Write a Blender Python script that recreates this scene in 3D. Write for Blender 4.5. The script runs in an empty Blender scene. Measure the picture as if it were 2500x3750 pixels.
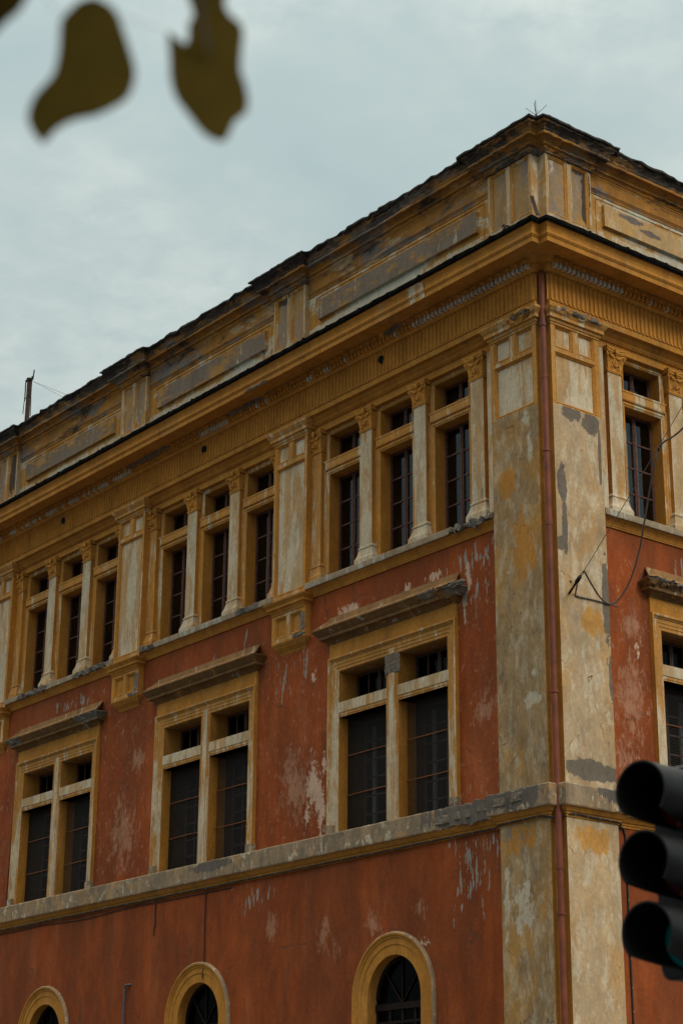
import bpy, bmesh, math, random
from mathutils import Vector, Matrix, noise
random.seed(7)
S = bpy.context.scene
COL = S.collection
R = math.radians

# ------------------------------------------------------------------ camera
cam_d = bpy.data.cameras.new('camera'); cam = bpy.data.objects.new('camera', cam_d); COL.objects.link(cam)
S.camera = cam
cam_d.sensor_fit = 'VERTICAL'; cam_d.sensor_height = 36.0; cam_d.sensor_width = 24.0
cam_d.lens = 7026.0/3750.0*36.0
cam_d.clip_start = 0.1; cam_d.clip_end = 3000
RW = Matrix(((0.61722339, 0.78675764, 0.00690715), (0.26228121, -0.21402454, 0.94095806), (0.74178424, -0.57896971, -0.33845269)))
CAM = Vector((23.59227566, -23.19508163, 1.6))
cam.matrix_world = Matrix.Translation(CAM) @ RW.transposed().to_4x4()
cam_d.dof.use_dof = True; cam_d.dof.focus_distance = 34.5; cam_d.dof.aperture_fstop = 4.3

# ------------------------------------------------------------------ world and sun
SUN_EL, SUN_AZ = 38, 3      # azimuth from +x towards +y
w = bpy.data.worlds.new('World'); S.world = w; w.use_nodes = True
nt = w.node_tree; nt.nodes.clear()
def N(nt, t, **k):
    n = nt.nodes.new(t)
    for a, b in k.items(): setattr(n, a, b)
    return n
def lk(nt, a, b): nt.links.new(a, b)
def mth(nt, op, a, b=None, c=None, clamp=False):
    n = N(nt, 'ShaderNodeMath', operation=op); n.use_clamp = clamp
    for i, v in enumerate((a, b, c)):
        if v is None: continue
        if isinstance(v, (int, float)): n.inputs[i].default_value = v
        else: lk(nt, v, n.inputs[i])
    return n.outputs[0]
def mixc(nt, f, a, b):
    n = N(nt, 'ShaderNodeMix', data_type='RGBA')
    for i, v in ((0, f), (6, a), (7, b)):
        if isinstance(v, (int, float)): n.inputs[i].default_value = v
        elif isinstance(v, tuple): n.inputs[i].default_value = (*v, 1) if len(v) == 3 else v
        else: lk(nt, v, n.inputs[i])
    return n.outputs[2]
def rng(nt, v, a, b, c=0.0, d=1.0, smooth=True):
    n = N(nt, 'ShaderNodeMapRange'); n.interpolation_type = 'SMOOTHSTEP' if smooth else 'LINEAR'
    lk(nt, v, n.inputs[0])
    for i, x in enumerate((a, b, c, d)): n.inputs[i+1].default_value = x
    return n.outputs[0]
def noi(nt, vec, scale, detail=8, rough=.6, w4=0.0, dist=0.0):
    n = N(nt, 'ShaderNodeTexNoise', noise_dimensions='4D')
    n.inputs['Scale'].default_value = scale; n.inputs['Detail'].default_value = detail
    n.inputs['Roughness'].default_value = rough; n.inputs['W'].default_value = w4; n.inputs['Distortion'].default_value = dist
    lk(nt, vec, n.inputs['Vector']); return n.outputs['Fac']
def mapv(nt, vec, sc=(1,1,1), loc=(0,0,0), rot=(0,0,0)):
    n = N(nt, 'ShaderNodeMapping'); lk(nt, vec, n.inputs[0])
    n.inputs['Location'].default_value = loc; n.inputs['Rotation'].default_value = rot; n.inputs['Scale'].default_value = sc
    return n.outputs[0]
sky = N(nt, 'ShaderNodeTexSky', sky_type='NISHITA'); sky.sun_disc = False
sky.sun_elevation = R(SUN_EL); sky.sun_rotation = R(90-SUN_AZ)
tc = N(nt, 'ShaderNodeTexCoord'); dirv = tc.outputs['Generated']
sep = N(nt, 'ShaderNodeSeparateXYZ'); lk(nt, dirv, sep.inputs[0])
el = mth(nt, 'MAXIMUM', sep.outputs[2], 0.0)
# clouds on a high flat layer
inv = mth(nt, 'DIVIDE', 1.0, mth(nt, 'ADD', el, 0.12))
sc = N(nt, 'ShaderNodeVectorMath', operation='SCALE'); lk(nt, dirv, sc.inputs[0]); lk(nt, inv, sc.inputs[3])
big = noi(nt, sc.outputs[0], 1.3, 5, .55, 3.1, .4)
med = noi(nt, sc.outputs[0], 5.5, 8, .6, 7.7, .3)
fine = noi(nt, sc.outputs[0], 24, 6, .6, 1.7, .2)
mask = rng(nt, big, .38, .62)
v = mth(nt, 'ADD', mth(nt, 'MULTIPLY', mth(nt, 'SUBTRACT', med, .5), .62), mth(nt, 'MULTIPLY', mth(nt, 'SUBTRACT', fine, .5), .75))
cl = mth(nt, 'ADD', mth(nt, 'MULTIPLY', v, mask), mth(nt, 'MULTIPLY', mth(nt, 'SUBTRACT', big, .45), 1.1), clamp=False)
fac = rng(nt, cl, -.19, .21)
ccol = mixc(nt, fac, (0.365, 0.472, 0.488), (0.610, 0.680, 0.645))
lum0 = mth(nt, 'ADD', 0.80, mth(nt, 'MULTIPLY', el, 0.70))
lum = mth(nt, 'MULTIPLY', lum0, rng(nt, el, .06, .26, .34, 1.0))   # low sky dimmed to deepen soffit shade, in place of unseen roofs and trees
zen = rng(nt, el, .56, .85)
ccol = mixc(nt, zen, ccol, (1.75, 1.50, 1.22))   # added warm brightness overhead, out of view, to warm and lift the facades
sc2 = N(nt, 'ShaderNodeVectorMath', operation='SCALE'); lk(nt, ccol, sc2.inputs[0]); lk(nt, lum, sc2.inputs[3])
bg1 = N(nt, 'ShaderNodeBackground'); lk(nt, sky.outputs[0], bg1.inputs[0]); bg1.inputs[1].default_value = 0.05
bg2 = N(nt, 'ShaderNodeBackground'); lk(nt, sc2.outputs[0], bg2.inputs[0]); bg2.inputs[1].default_value = 1.0
mx = N(nt, 'ShaderNodeMixShader'); mx.inputs[0].default_value = 0.93
lk(nt, bg1.outputs[0], mx.inputs[1]); lk(nt, bg2.outputs[0], mx.inputs[2])
wo = N(nt, 'ShaderNodeOutputWorld'); lk(nt, mx.outputs[0], wo.inputs[0])
sun_d = bpy.data.lights.new('sun', 'SUN'); sun = bpy.data.objects.new('sun', sun_d); COL.objects.link(sun)
sun_d.energy = 1.5; sun_d.angle = R(20); sun_d.color = (1.0, 0.90, 0.76)
sd = Vector((math.cos(R(SUN_EL))*math.cos(R(SUN_AZ)), math.cos(R(SUN_EL))*math.sin(R(SUN_AZ)), math.sin(R(SUN_EL))))
sun.rotation_euler = sd.to_track_quat('Z', 'Y').to_euler(); sun.location = (30, -30, 40)
S.view_settings.view_transform = 'Standard'; S.view_settings.look = 'None'
S.view_settings.exposure = 0.0; S.view_settings.gamma = 1.0
S.render.engine = 'CYCLES'; S.cycles.max_bounces = 6; S.cycles.diffuse_bounces = 3
S.cycles.use_denoising = True

# ------------------------------------------------------------------ materials
def newmat(name):
    m = bpy.data.materials.new(name); m.use_nodes = True
    nt = m.node_tree; b = nt.nodes['Principled BSDF']; return m, nt, b
def simple(name, col, rough=.6, metal=0, var=.25, scale=6, bump=.0, spec=.3):
    m, nt, b = newmat(name)
    g = N(nt, 'ShaderNodeNewGeometry'); n = noi(nt, g.outputs['Position'], scale, 6, .6, hash(name) % 17)
    f = rng(nt, n, .3, .7)
    lo = tuple(c*(1-var) for c in col); hi = tuple(min(1, c*(1+var)) for c in col)
    lk(nt, mixc(nt, f, lo, hi), b.inputs['Base Color'])
    b.inputs['Roughness'].default_value = rough; b.inputs['Metallic'].default_value = metal
    b.inputs['Specular IOR Level'].default_value = spec
    if bump:
        bn = N(nt, 'ShaderNodeBump'); bn.inputs['Strength'].default_value = bump; bn.inputs['Distance'].default_value = .02
        lk(nt, n, bn.inputs['Height']); lk(nt, bn.outputs[0], b.inputs['Normal'])
    return m
def blobs(nt, P, lst):
    """lst of (side,u,z,ru,rz): field 1 at centre, 0 at the rim, negative outside"""
    out = None
    for s, u, z, ru, rz in lst:
        if s == 'L': v = mapv(nt, P, (1/ru, 0, 1/rz), (u/ru, 0, -z/rz))
        else: v = mapv(nt, P, (0, 1/ru, 1/rz), (0, -u/ru, -z/rz))
        ln = N(nt, 'ShaderNodeVectorMath', operation='LENGTH'); lk(nt, v, ln.inputs[0])
        f = mth(nt, 'SUBTRACT', 1.0, ln.outputs['Value'])
        out = f if out is None else mth(nt, 'MAXIMUM', out, f)
    return out
def worn(name, base, base2, layers, bump=.35, rough=.85, bscale=1.1, fine=.14, cracks=0):
    """plaster: broad colour drift, then layers of peel / cement / stain, each with its own noise-shaped outline"""
    m, nt, b = newmat(name)
    g = N(nt, 'ShaderNodeNewGeometry'); P = g.outputs['Position']
    n0 = noi(nt, mapv(nt, P, (1, 1, .45)), bscale, 9, .68, 1.3)
    col = mixc(nt, rng(nt, n0, .34, .66), base, base2)
    nf = noi(nt, P, 16, 7, .7, 5.5)
    ns = noi(nt, mapv(nt, P, (1, 1, .4)), 9, 9, .8, 8.1)
    nm = noi(nt, mapv(nt, P, (1, 1, .5)), 2.6, 6, .7, 4.4)
    height = mth(nt, 'MULTIPLY', nf, .25)
    for i, L in enumerate(layers):
        sc = L.get('sc', (1, 1, .3)); seed = L.get('seed', i*3.7+2.2)
        n = noi(nt, mapv(nt, P, sc), L.get('s', 2.5), L.get('d', 10), L.get('r', .68), seed, L.get('dist', .3))
        v = n
        if 'blobs' in L:
            if isinstance(L['blobs'], str):
                at = N(nt, 'ShaderNodeAttribute'); at.attribute_name = L['blobs']; fld = at.outputs['Fac']
            else: fld = blobs(nt, P, L['blobs'])
            v = mth(nt, 'ADD', mth(nt, 'MULTIPLY', mth(nt, 'SUBTRACT', n, .5), L.get('nk', 2.2)), fld)
        if 'z' in L:   # fade: full inside (z1,z2), to none over dz
            sp = N(nt, 'ShaderNodeSeparateXYZ'); lk(nt, P, sp.inputs[0])
            z1, z2, dz = L['z']
            a = rng(nt, sp.outputs[2], z1-dz, z1, 0, 1, False); c = rng(nt, sp.outputs[2], z2, z2+dz, 1, 0, False)
            v = mth(nt, 'ADD', v, mth(nt, 'MULTIPLY', mth(nt, 'SUBTRACT', mth(nt, 'MULTIPLY', a, c), 1.0), L.get('zk', .3)))
        v = mth(nt, 'ADD', v, mth(nt, 'MULTIPLY', mth(nt, 'SUBTRACT', ns, .5), L.get('k', .22)*(3 if 'blobs' in L else 1)))
        f = rng(nt, v, L['t']-L.get('e', .03), L['t']+L.get('e', .03), 0, L.get('a', 1.0))
        col = mixc(nt, f, col, L['c'])
        height = mth(nt, 'SUBTRACT' if L.get('h', .3) > 0 else 'ADD', height, mth(nt, 'MULTIPLY', f, abs(L.get('h', .3))))
    if cracks:
        vo = N(nt, 'ShaderNodeTexVoronoi', feature='DISTANCE_TO_EDGE'); vo.inputs['Scale'].default_value = cracks
        dv = N(nt, 'ShaderNodeVectorMath', operation='ADD'); lk(nt, P, dv.inputs[0])
        nn = N(nt, 'ShaderNodeTexNoise'); nn.inputs['Scale'].default_value = 3; nn.inputs['Detail'].default_value = 6; lk(nt, P, nn.inputs['Vector'])
        sc_ = N(nt, 'ShaderNodeVectorMath', operation='SCALE'); lk(nt, nn.outputs['Color'], sc_.inputs[0]); sc_.inputs[3].default_value = .45; lk(nt, sc_.outputs[0], dv.inputs[1]); lk(nt, dv.outputs[0], vo.inputs['Vector'])
        cr = mth(nt, 'MULTIPLY', rng(nt, vo.outputs['Distance'], .004, .014, 1, 0), rng(nt, nm, .50, .60, 0, .6))
        col = mixc(nt, cr, col, (.06, .04, .03)); height = mth(nt, 'SUBTRACT', height, mth(nt, 'MULTIPLY', cr, .5))
    # fine grain
    gr = mth(nt, 'MULTIPLY', rng(nt, nf, .3, .7, 1-fine, 1+fine), mth(nt, 'MULTIPLY', rng(nt, ns, .25, .75, .86, 1.14), rng(nt, nm, .3, .7, .86, 1.12)))
    sc = N(nt, 'ShaderNodeVectorMath', operation='SCALE'); lk(nt, col, sc.inputs[0]); lk(nt, gr, sc.inputs[3])
    lk(nt, sc.outputs[0], b.inputs['Base Color'])
    b.inputs['Roughness'].default_value = rough; b.inputs['Specular IOR Level'].default_value = .18
    bn = N(nt, 'ShaderNodeBump'); bn.inputs['Strength'].default_value = bump; bn.inputs['Distance'].default_value = .025
    lk(nt, height, bn.inputs['Height']); lk(nt, bn.outputs[0], b.inputs['Normal'])
    return m
GOLD, GOLD2 = (.46, .210, .036), (.38, .168, .030)
CREAM, TAN = (.50, .425, .29), (.40, .28, .15)
CEM = (.195, .170, .142); DARK = (.045, .036, .030); WHITE = (.56, .51, .40)
M = {}
M['gold'] = worn('ochre_plaster', GOLD, GOLD2, [
    dict(c=(.42, .24, .085), s=1.6, t=.60, e=.10, a=.5, sc=(1, 1, .25), h=.02),
    dict(c=CEM, s=7, t=.735, e=.01, sc=(1, 1, .35), h=.3),
    dict(c=(.20, .095, .03), s=3, t=.62, e=.10, a=.55, sc=(1, 1, .2), h=.02)], bump=.2)
M['frieze'] = worn('lightened_mustard_plaster', (.56, .27, .055), (.50, .235, .045), [  # base lightened to make up for groove and overhang shade; dentils, capitals too
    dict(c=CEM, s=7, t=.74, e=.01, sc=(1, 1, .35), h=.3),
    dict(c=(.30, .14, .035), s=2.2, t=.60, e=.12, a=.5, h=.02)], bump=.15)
M['gold_mix'] = worn('faded_ochre_plaster', GOLD, (.42, .23, .075), [
    dict(c=CREAM, s=3.2, t=.565, e=.035, sc=(1.4, 1.4, .16), h=.12),
    dict(c=(.50, .46, .35), s=6, t=.66, e=.03, sc=(1.3, 1.3, .2), h=.15),
    dict(c=(.27, .17, .08), s=5, t=.65, e=.05, sc=(1, 1, .3), a=.7, h=.05)], bump=.3)
M['frame'] = worn('worn_frame_plaster', (.44, .22, .055), (.40, .20, .05), [
    dict(c=(.50, .435, .31), s=5, t=.47, e=.05, sc=(1.3, 1.3, .12), h=.12, z=(7.0, 9.9, 1.6), zk=.13, k=.35),
    dict(c=(.52, .48, .37), s=7, t=.62, e=.03, sc=(1.3, 1.3, .2), h=.15),
    dict(c=(.20, .13, .07), s=5, t=.64, e=.05, sc=(1, 1, .3), a=.7, h=.05)], bump=.3)
M['faded'] = worn('peeled_cream_plaster', (.42, .32, .19), (.44, .28, .13), [
    dict(c=(.51, .45, .33), s=2.6, t=.50, e=.05, sc=(1.3, 1.3, .2), h=.1),
    dict(c=(.42, .23, .08), s=3.4, t=.59, e=.04, sc=(1.2, 1.2, .2), h=-.1),
    dict(c=(.25, .19, .13), s=5.5, t=.64, e=.03, sc=(1, 1, .4), a=.7, h=.2)], bump=.35)
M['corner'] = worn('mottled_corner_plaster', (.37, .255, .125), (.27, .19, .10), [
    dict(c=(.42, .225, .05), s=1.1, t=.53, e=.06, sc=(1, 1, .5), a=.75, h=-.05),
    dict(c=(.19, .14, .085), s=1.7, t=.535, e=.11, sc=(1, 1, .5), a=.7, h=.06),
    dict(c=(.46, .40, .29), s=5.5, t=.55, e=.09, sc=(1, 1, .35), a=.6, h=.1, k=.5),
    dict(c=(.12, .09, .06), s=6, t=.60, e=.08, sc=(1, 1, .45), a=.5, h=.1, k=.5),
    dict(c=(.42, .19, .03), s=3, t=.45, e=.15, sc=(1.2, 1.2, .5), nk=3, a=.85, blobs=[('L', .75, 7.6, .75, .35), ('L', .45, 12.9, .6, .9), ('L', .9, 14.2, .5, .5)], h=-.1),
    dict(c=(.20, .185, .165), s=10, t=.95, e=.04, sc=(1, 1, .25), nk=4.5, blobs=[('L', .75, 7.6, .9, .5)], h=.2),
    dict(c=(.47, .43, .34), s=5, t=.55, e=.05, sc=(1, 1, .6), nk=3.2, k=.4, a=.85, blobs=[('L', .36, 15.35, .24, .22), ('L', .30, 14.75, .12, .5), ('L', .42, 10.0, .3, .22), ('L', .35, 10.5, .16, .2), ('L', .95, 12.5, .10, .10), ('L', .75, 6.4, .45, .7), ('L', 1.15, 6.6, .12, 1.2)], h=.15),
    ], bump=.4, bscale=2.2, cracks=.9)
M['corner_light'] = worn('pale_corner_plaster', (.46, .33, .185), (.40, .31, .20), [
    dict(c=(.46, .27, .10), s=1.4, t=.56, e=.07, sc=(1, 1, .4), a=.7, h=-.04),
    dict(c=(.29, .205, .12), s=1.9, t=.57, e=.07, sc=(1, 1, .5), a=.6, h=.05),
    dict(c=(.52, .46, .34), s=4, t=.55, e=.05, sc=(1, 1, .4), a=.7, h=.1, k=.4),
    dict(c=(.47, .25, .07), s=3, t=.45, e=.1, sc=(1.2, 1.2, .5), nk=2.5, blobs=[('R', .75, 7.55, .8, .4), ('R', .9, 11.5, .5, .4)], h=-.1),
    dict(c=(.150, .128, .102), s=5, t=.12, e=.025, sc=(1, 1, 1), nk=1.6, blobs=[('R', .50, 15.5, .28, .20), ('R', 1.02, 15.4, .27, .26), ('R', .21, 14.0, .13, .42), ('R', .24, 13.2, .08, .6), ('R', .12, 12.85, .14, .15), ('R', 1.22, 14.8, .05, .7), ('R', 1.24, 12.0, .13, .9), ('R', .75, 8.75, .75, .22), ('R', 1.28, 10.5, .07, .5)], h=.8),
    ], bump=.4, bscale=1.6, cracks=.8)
RED, RED2 = (.345, .080, .016), (.28, .060, .012)
FIELDS = {}
FIELDS['scuff'] = [('L', 6.6, 6.5, .35, .6), ('L', 6.2, 6.2, .25, .45), ('L', 5.1, 6.55, .35, .55), ('L', 3.7, 6.7, .3, .35), ('L', 8.3, 6.9, .4, .5), ('L', 7.6, 9.6, .9, 1.3), ('L', 14.2, 9.6, 1.0, 1.5), ('L', 20.6, 9.7, 1.0, 1.4), ('L', 13.7, 11.2, .5, .6), ('L', 1.85, 10.2, .6, .5), ('R', 1.9, 10.3, .7, 1.3), ('R', 1.7, 9.0, .5, .9), ('R', 2.1, 11.7, .5, .6)]
FIELDS['peel'] = [('L', 6.98, 9.6, .30, .85), ('L', 6.74, 9.1, .22, .8), ('L', 6.62, 9.9, .12, .35), ('L', 7.2, 8.95, .18, .3),
                ('L', 4.0, 12.98, .28, .16), ('L', 3.2, 13.02, .4, .17), ('L', 5.9, 12.98, .5, .16), ('L', 2.2, 12.75, .13, .5), ('L', 7.0, 11.85, .12, .25), ('L', 2.35, 12.2, .07, .5),
                ('L', 3.55, 6.1, .2, .12), ('L', 5.0, 6.1, .25, .15), ('R', 2.1, 5.9, .2, .2), ('R', 2.15, 11.2, .10, .5)]
FIELDS['drip'] = [('L', 2.0, 7.6, 1.5, .6), ('L', 2.2, 7.0, 1.0, .9), ('L', 2.0, 13.1, 1.2, .5), ('L', 2.1, 12.3, .7, .8), ('L', 9.6, 13.05, .5, .5), ('L', 10.6, 12.9, .3, .4), ('L', 8.1, 12.0, .5, .9), ('L', 16.5, 13.1, 2.5, .3), ('L', 7.3, 12.1, .3, .9), ('R', 3.6, 12.9, .5, .6), ('L', 8.9, 7.5, 1.0, .4)]
M['red'] = worn('red_plaster', RED, RED2, [
    dict(c=(.34, .10, .035), s=1.3, t=.55, e=.08, sc=(1, 1, .3), a=.7, h=-.03),
    dict(c=(.17, .036, .010), s=2.6, t=.57, e=.16, sc=(1.2, 1.2, .12), a=.5, h=.02),
    dict(c=(.17, .046, .014), s=.55, t=.51, e=.09, sc=(1, 1, .6), a=.5, seed=31, h=.02),
    dict(c=(.14, .040, .014), s=.9, t=.50, e=.09, sc=(1, 1, .3), a=.6, h=.02),
    dict(c=(.40, .23, .15), s=9, t=.60, e=.05, sc=(1, 1, .6), r=.75, a=.75, h=.15, z=(8.2, 12.9, .4), zk=.09),
    dict(c=(.42, .25, .165), s=5, t=.66, e=.30, r=.78, nk=3.6, a=.55, k=.55, sc=(1, 1, .6), h=.15,
         blobs='scuff'),
    dict(c=(.50, .35, .26), s=6.5, t=.42, e=.05, r=.76, nk=3.4, k=.45, sc=(1, 1, .7), h=.3,
         blobs='peel'),
    dict(c=(.26, .235, .205), s=13, t=1.0, e=.03, r=.6, d=4, nk=5.2, k=.3, sc=(1, 1, .20), h=.3, dist=.1,
         blobs='drip'),
    ], bump=.35, bscale=.9, cracks=.45)
M['red_light'] = M['red']
M['cement'] = worn('bare_cement', (.18, .152, .122), (.125, .105, .085), [
    dict(c=(.28, .26, .22), s=8, t=.6, e=.05, h=.3), dict(c=(.07, .06, .05), s=12, t=.64, e=.03, h=.6)], bump=.9, bscale=5, fine=.25)
M['band'] = worn('patched_band_plaster', (.31, .235, .15), (.20, .155, .105), [
    dict(c=(.40, .24, .10), s=2.2, t=.57, e=.05, sc=(1, 1, 1), a=.7, h=-.05),
    dict(c=(.42, .26, .16), s=3, t=.60, e=.04, sc=(1, 1, .6), a=.6, h=.05),
    dict(c=(.46, .41, .31), s=5, t=.58, e=.03, sc=(1, 1, .8), h=.1),
    dict(c=(.15, .13, .105), s=3, t=.60, e=.05, sc=(1, 1, .5), a=.7, h=.1),
    dict(c=(.125, .112, .098), s=6, t=.20, e=.04, nk=2.4, blobs=[('L', 2.2, 8.25, 1.5, .30), ('L', .75, 8.3, .85, .30), ('L', 10.3, 8.3, .9, .14), ('R', 1.05, 8.35, .45, .2)], h=.9)], bump=.5, bscale=3, cracks=2.2)
M['sill'] = worn('weathered_sill_stone', (.34, .28, .20), (.27, .21, .14), [
    dict(c=(.40, .40, .35), s=4, t=.58, e=.04, h=.1),
    dict(c=(.13, .12, .105), s=2.2, t=.20, e=.04, nk=2.0, sc=(1, 1, 1), blobs=[('L', 1.9, 13.7, .7, .25), ('L', 13.3, 13.7, .5, .2), ('L', 15.7, 13.7, .9, .2), ('L', 18.6, 13.7, .9, .2), ('L', 9.2, 13.75, .5, .15), ('R', 4.4, 13.7, 1.1, .2)], h=.8)], bump=.4, bscale=3)
M['hood'] = worn('sooty_hood_plaster', (.19, .10, .035), (.13, .075, .032), [
    dict(c=(.36, .20, .05), s=9, t=.61, e=.03, sc=(.5, .5, 1), h=.1),
    dict(c=(.30, .25, .18), s=5, t=.62, e=.03, sc=(.6, .6, .6), h=.1),
    dict(c=(.165, .150, .13), s=5, t=.15, e=.05, nk=1.8, blobs=[('L', 2.2, 12.6, .5, .25), ('L', 3.1, 12.65, .3, .2), ('L', 14.6+.9, 12.6, .9, .2), ('L', 19.3, 12.6, .5, .2), ('R', 3.0, 12.7, 1.6, .16)], h=.7)], bump=.5, bscale=4)
M['flash'] = worn('sandy_weathering_slope', (.30, .175, .07), (.23, .13, .06), [dict(c=(.42, .33, .24), s=6, t=.6, e=.05, h=.1)], bump=.4, bscale=4)
M['soot'] = worn('sooty_cornice_plaster', (.40, .185, .034), (.30, .145, .04), [
    dict(c=(.44, .32, .18), s=2.0, t=.58, e=.04, sc=(.4, .4, 1.6), h=.08),
    dict(c=(.17, .15, .135), s=1.3, t=.55, e=.05, sc=(.5, .5, 1.6), r=.72, h=.12),
    dict(c=(.06, .046, .036), s=1.5, t=.57, e=.05, sc=(.5, .5, 1.8), r=.72, h=.15),
    dict(c=(.075, .062, .052), s=2.5, t=.50, e=.07, sc=(.5, .5, 1.5), z=(21.06, 22.0, .12), zk=.45, h=.12),
    dict(c=(.028, .024, .022), s=2.5, t=.46, e=.07, sc=(.5, .5, 1.5), z=(21.19, 22.0, .08), zk=.45, h=.12)], bump=.3, bscale=2)
M['pedcap'] = worn('blackened_cap_plaster', (.38, .18, .034), (.26, .13, .04), [
    dict(c=(.16, .145, .125), s=1.5, t=.53, e=.05, sc=(.5, .5, 1.6), r=.72, h=.12),
    dict(c=(.055, .044, .036), s=1.7, t=.55, e=.05, sc=(.45, .45, 1.8), r=.72, h=.15),
    dict(c=(.30, .28, .25), s=4, t=.66, e=.03, sc=(.4, .4, 2), h=.1),
    dict(c=(.035, .030, .027), s=2.5, t=.48, e=.07, sc=(.5, .5, 1.5), z=(21.06, 22.0, .12), zk=.45, h=.12)], bump=.4, bscale=2)
M['parapet'] = worn('parapet_plaster', (.44, .25, .075), (.40, .19, .035), [
    dict(c=(.52, .46, .34), s=2.0, t=.44, e=.05, sc=(.8, .8, .7), r=.7, h=.1, z=(18.9, 19.62, .06), zk=.16),
    dict(c=(.50, .48, .39), s=1.5, t=.54, e=.04, sc=(.4, .4, 1.2), r=.72, h=.1),
    dict(c=(.17, .12, .08), s=4, t=.64, e=.05, sc=(1.5, 1.5, .3), a=.8, h=.1)], bump=.4)
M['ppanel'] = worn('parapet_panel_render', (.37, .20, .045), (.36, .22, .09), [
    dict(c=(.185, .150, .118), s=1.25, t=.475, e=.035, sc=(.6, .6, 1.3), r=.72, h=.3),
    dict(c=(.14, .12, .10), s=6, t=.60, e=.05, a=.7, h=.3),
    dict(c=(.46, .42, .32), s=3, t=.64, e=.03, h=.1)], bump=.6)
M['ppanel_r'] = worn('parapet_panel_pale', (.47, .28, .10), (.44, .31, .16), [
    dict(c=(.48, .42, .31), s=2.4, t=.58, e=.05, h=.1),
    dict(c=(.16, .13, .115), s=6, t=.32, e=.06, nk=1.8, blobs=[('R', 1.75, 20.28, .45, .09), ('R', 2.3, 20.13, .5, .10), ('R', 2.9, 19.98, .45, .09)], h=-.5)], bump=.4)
M['ped'] = worn('pedestal_plaster', (.40, .24, .075), (.30, .215, .13), [
    dict(c=(.23, .195, .165), s=1.8, t=.50, e=.07, sc=(1, 1, .35), a=.85, h=.08),
    dict(c=(.48, .45, .36), s=4, t=.62, e=.03, sc=(1, 1, .5), h=.1),
    dict(c=(.07, .052, .04), s=5, t=.30, e=.04, nk=2.4, blobs=[('R', 1.05, 20.3, .16, .9), ('R', .9, 20.75, .35, .2), ('L', 8.0, 20.7, .4, .2), ('L', 20.3, 20.2, .3, .8)], h=.3)], bump=.4)
M['ped_frame'] = worn('pedestal_frame_plaster', (.43, .30, .15), (.40, .215, .06), [
    dict(c=(.48, .43, .33), s=3, t=.50, e=.06, sc=(1, 1, .4), a=.8, h=.08),
    dict(c=(.26, .21, .17), s=3, t=.60, e=.05, sc=(1, 1, .4), a=.8, h=.08),
    dict(c=(.07, .052, .04), s=5, t=.30, e=.04, nk=2.4, blobs=[('R', 1.05, 20.3, .16, .9), ('R', .9, 20.75, .35, .2), ('L', 8.0, 20.7, .4, .2), ('L', 20.3, 20.2, .3, .8)], h=.3)], bump=.4)
M['white_dentil'] = worn('white_scaling_paint', (.66, .62, .52), (.50, .45, .36), [dict(c=(.25, .15, .06), s=14, t=.58, e=.03, h=.1)], bump=.5, bscale=12)
M['gutter'] = simple('tarred_gutter_metal', (.005, .005, .005), .95, 0, .4, 9, .3, .04)
M['wood'] = simple('old_brown_paint', (.085, .040, .032), .6, 0, .4, 14, .4)
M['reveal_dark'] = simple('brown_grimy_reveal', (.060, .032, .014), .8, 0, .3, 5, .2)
M['black_wood'] = simple('blackened_wood', (.016, .011, .009), .8, 0, .3, 14, .1, .1)
M['wood_dark'] = simple('dark_stained_wood', (.075, .046, .036), .6, 0, .3, 14, .2)
M['pipe'] = simple('terracotta_painted_metal', (.155, .042, .020), .5, 0, .28, 3, .1)
M['rust'] = simple('rusty_iron', (.20, .075, .030), .8, 0, .4, 30, .3)
M['iron'] = simple('black_iron', (.018, .015, .014), .6, .3, .3, 20, .2)
M['galv'] = simple('grey_pvc', (.085, .10, .13), .5, 0, .2, 6)
M['cable'] = simple('grey_brown_cable', (.10, .078, .066), .6, 0, .2, 6)
M['cable_dark'] = simple('dark_cable', (.030, .027, .027), .6, 0, .3, 6)
M['clip'] = simple('pale_cable_clip', (.20, .185, .17), .5, 0, .2, 6)
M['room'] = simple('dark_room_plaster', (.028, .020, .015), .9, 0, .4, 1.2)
M['curtain'] = simple('faded_white_curtain', (.42, .45, .47), .9, 0, .15, 3)
M['ground'] = simple('asphalt', (.06, .06, .062), .9, 0, .25, 1.5, .2)
M['paving'] = simple('stone_paving', (.17, .16, .15), .85, 0, .25, 2.5, .2)
M['kerb'] = simple('kerb_granite', (.26, .25, .24), .8, 0, .2, 8, .1)
M['roofing'] = simple('bitumen_roof', (.05, .048, .045), .9, 0, .3, 2, .2)
M['tl_body'] = simple('black_signal_plastic', (.005, .0065, .007), .42, 0, .35, 14, .02, .22)
M['tl_in'] = simple('matt_black_inside', (.004, .004, .004), .9, 0, .2, 10, 0, .1)
M['lens_r'] = simple('dark_red_lens', (.075, .008, .006), .2, 0, .3, 30, .2, .5)
M['lens_a'] = simple('dark_amber_lens', (.085, .014, .008), .2, 0, .3, 30, .2, .5)
m, nt, b = newmat('teal_signal_lens'); M['lens_g'] = m
wv = N(nt, 'ShaderNodeTexWave'); wv.inputs['Scale'].default_value = 40
tco = N(nt, 'ShaderNodeNewGeometry'); lk(nt, tco.outputs['Position'], wv.inputs['Vector'])
c_ = mixc(nt, wv.outputs['Fac'], (.0, .10, .11), (.01, .22, .24)); lk(nt, c_, b.inputs['Base Color']); lk(nt, c_, b.inputs['Emission Color']); b.inputs['Emission Strength'].default_value = .04
b.inputs['Roughness'].default_value = .25
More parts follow.
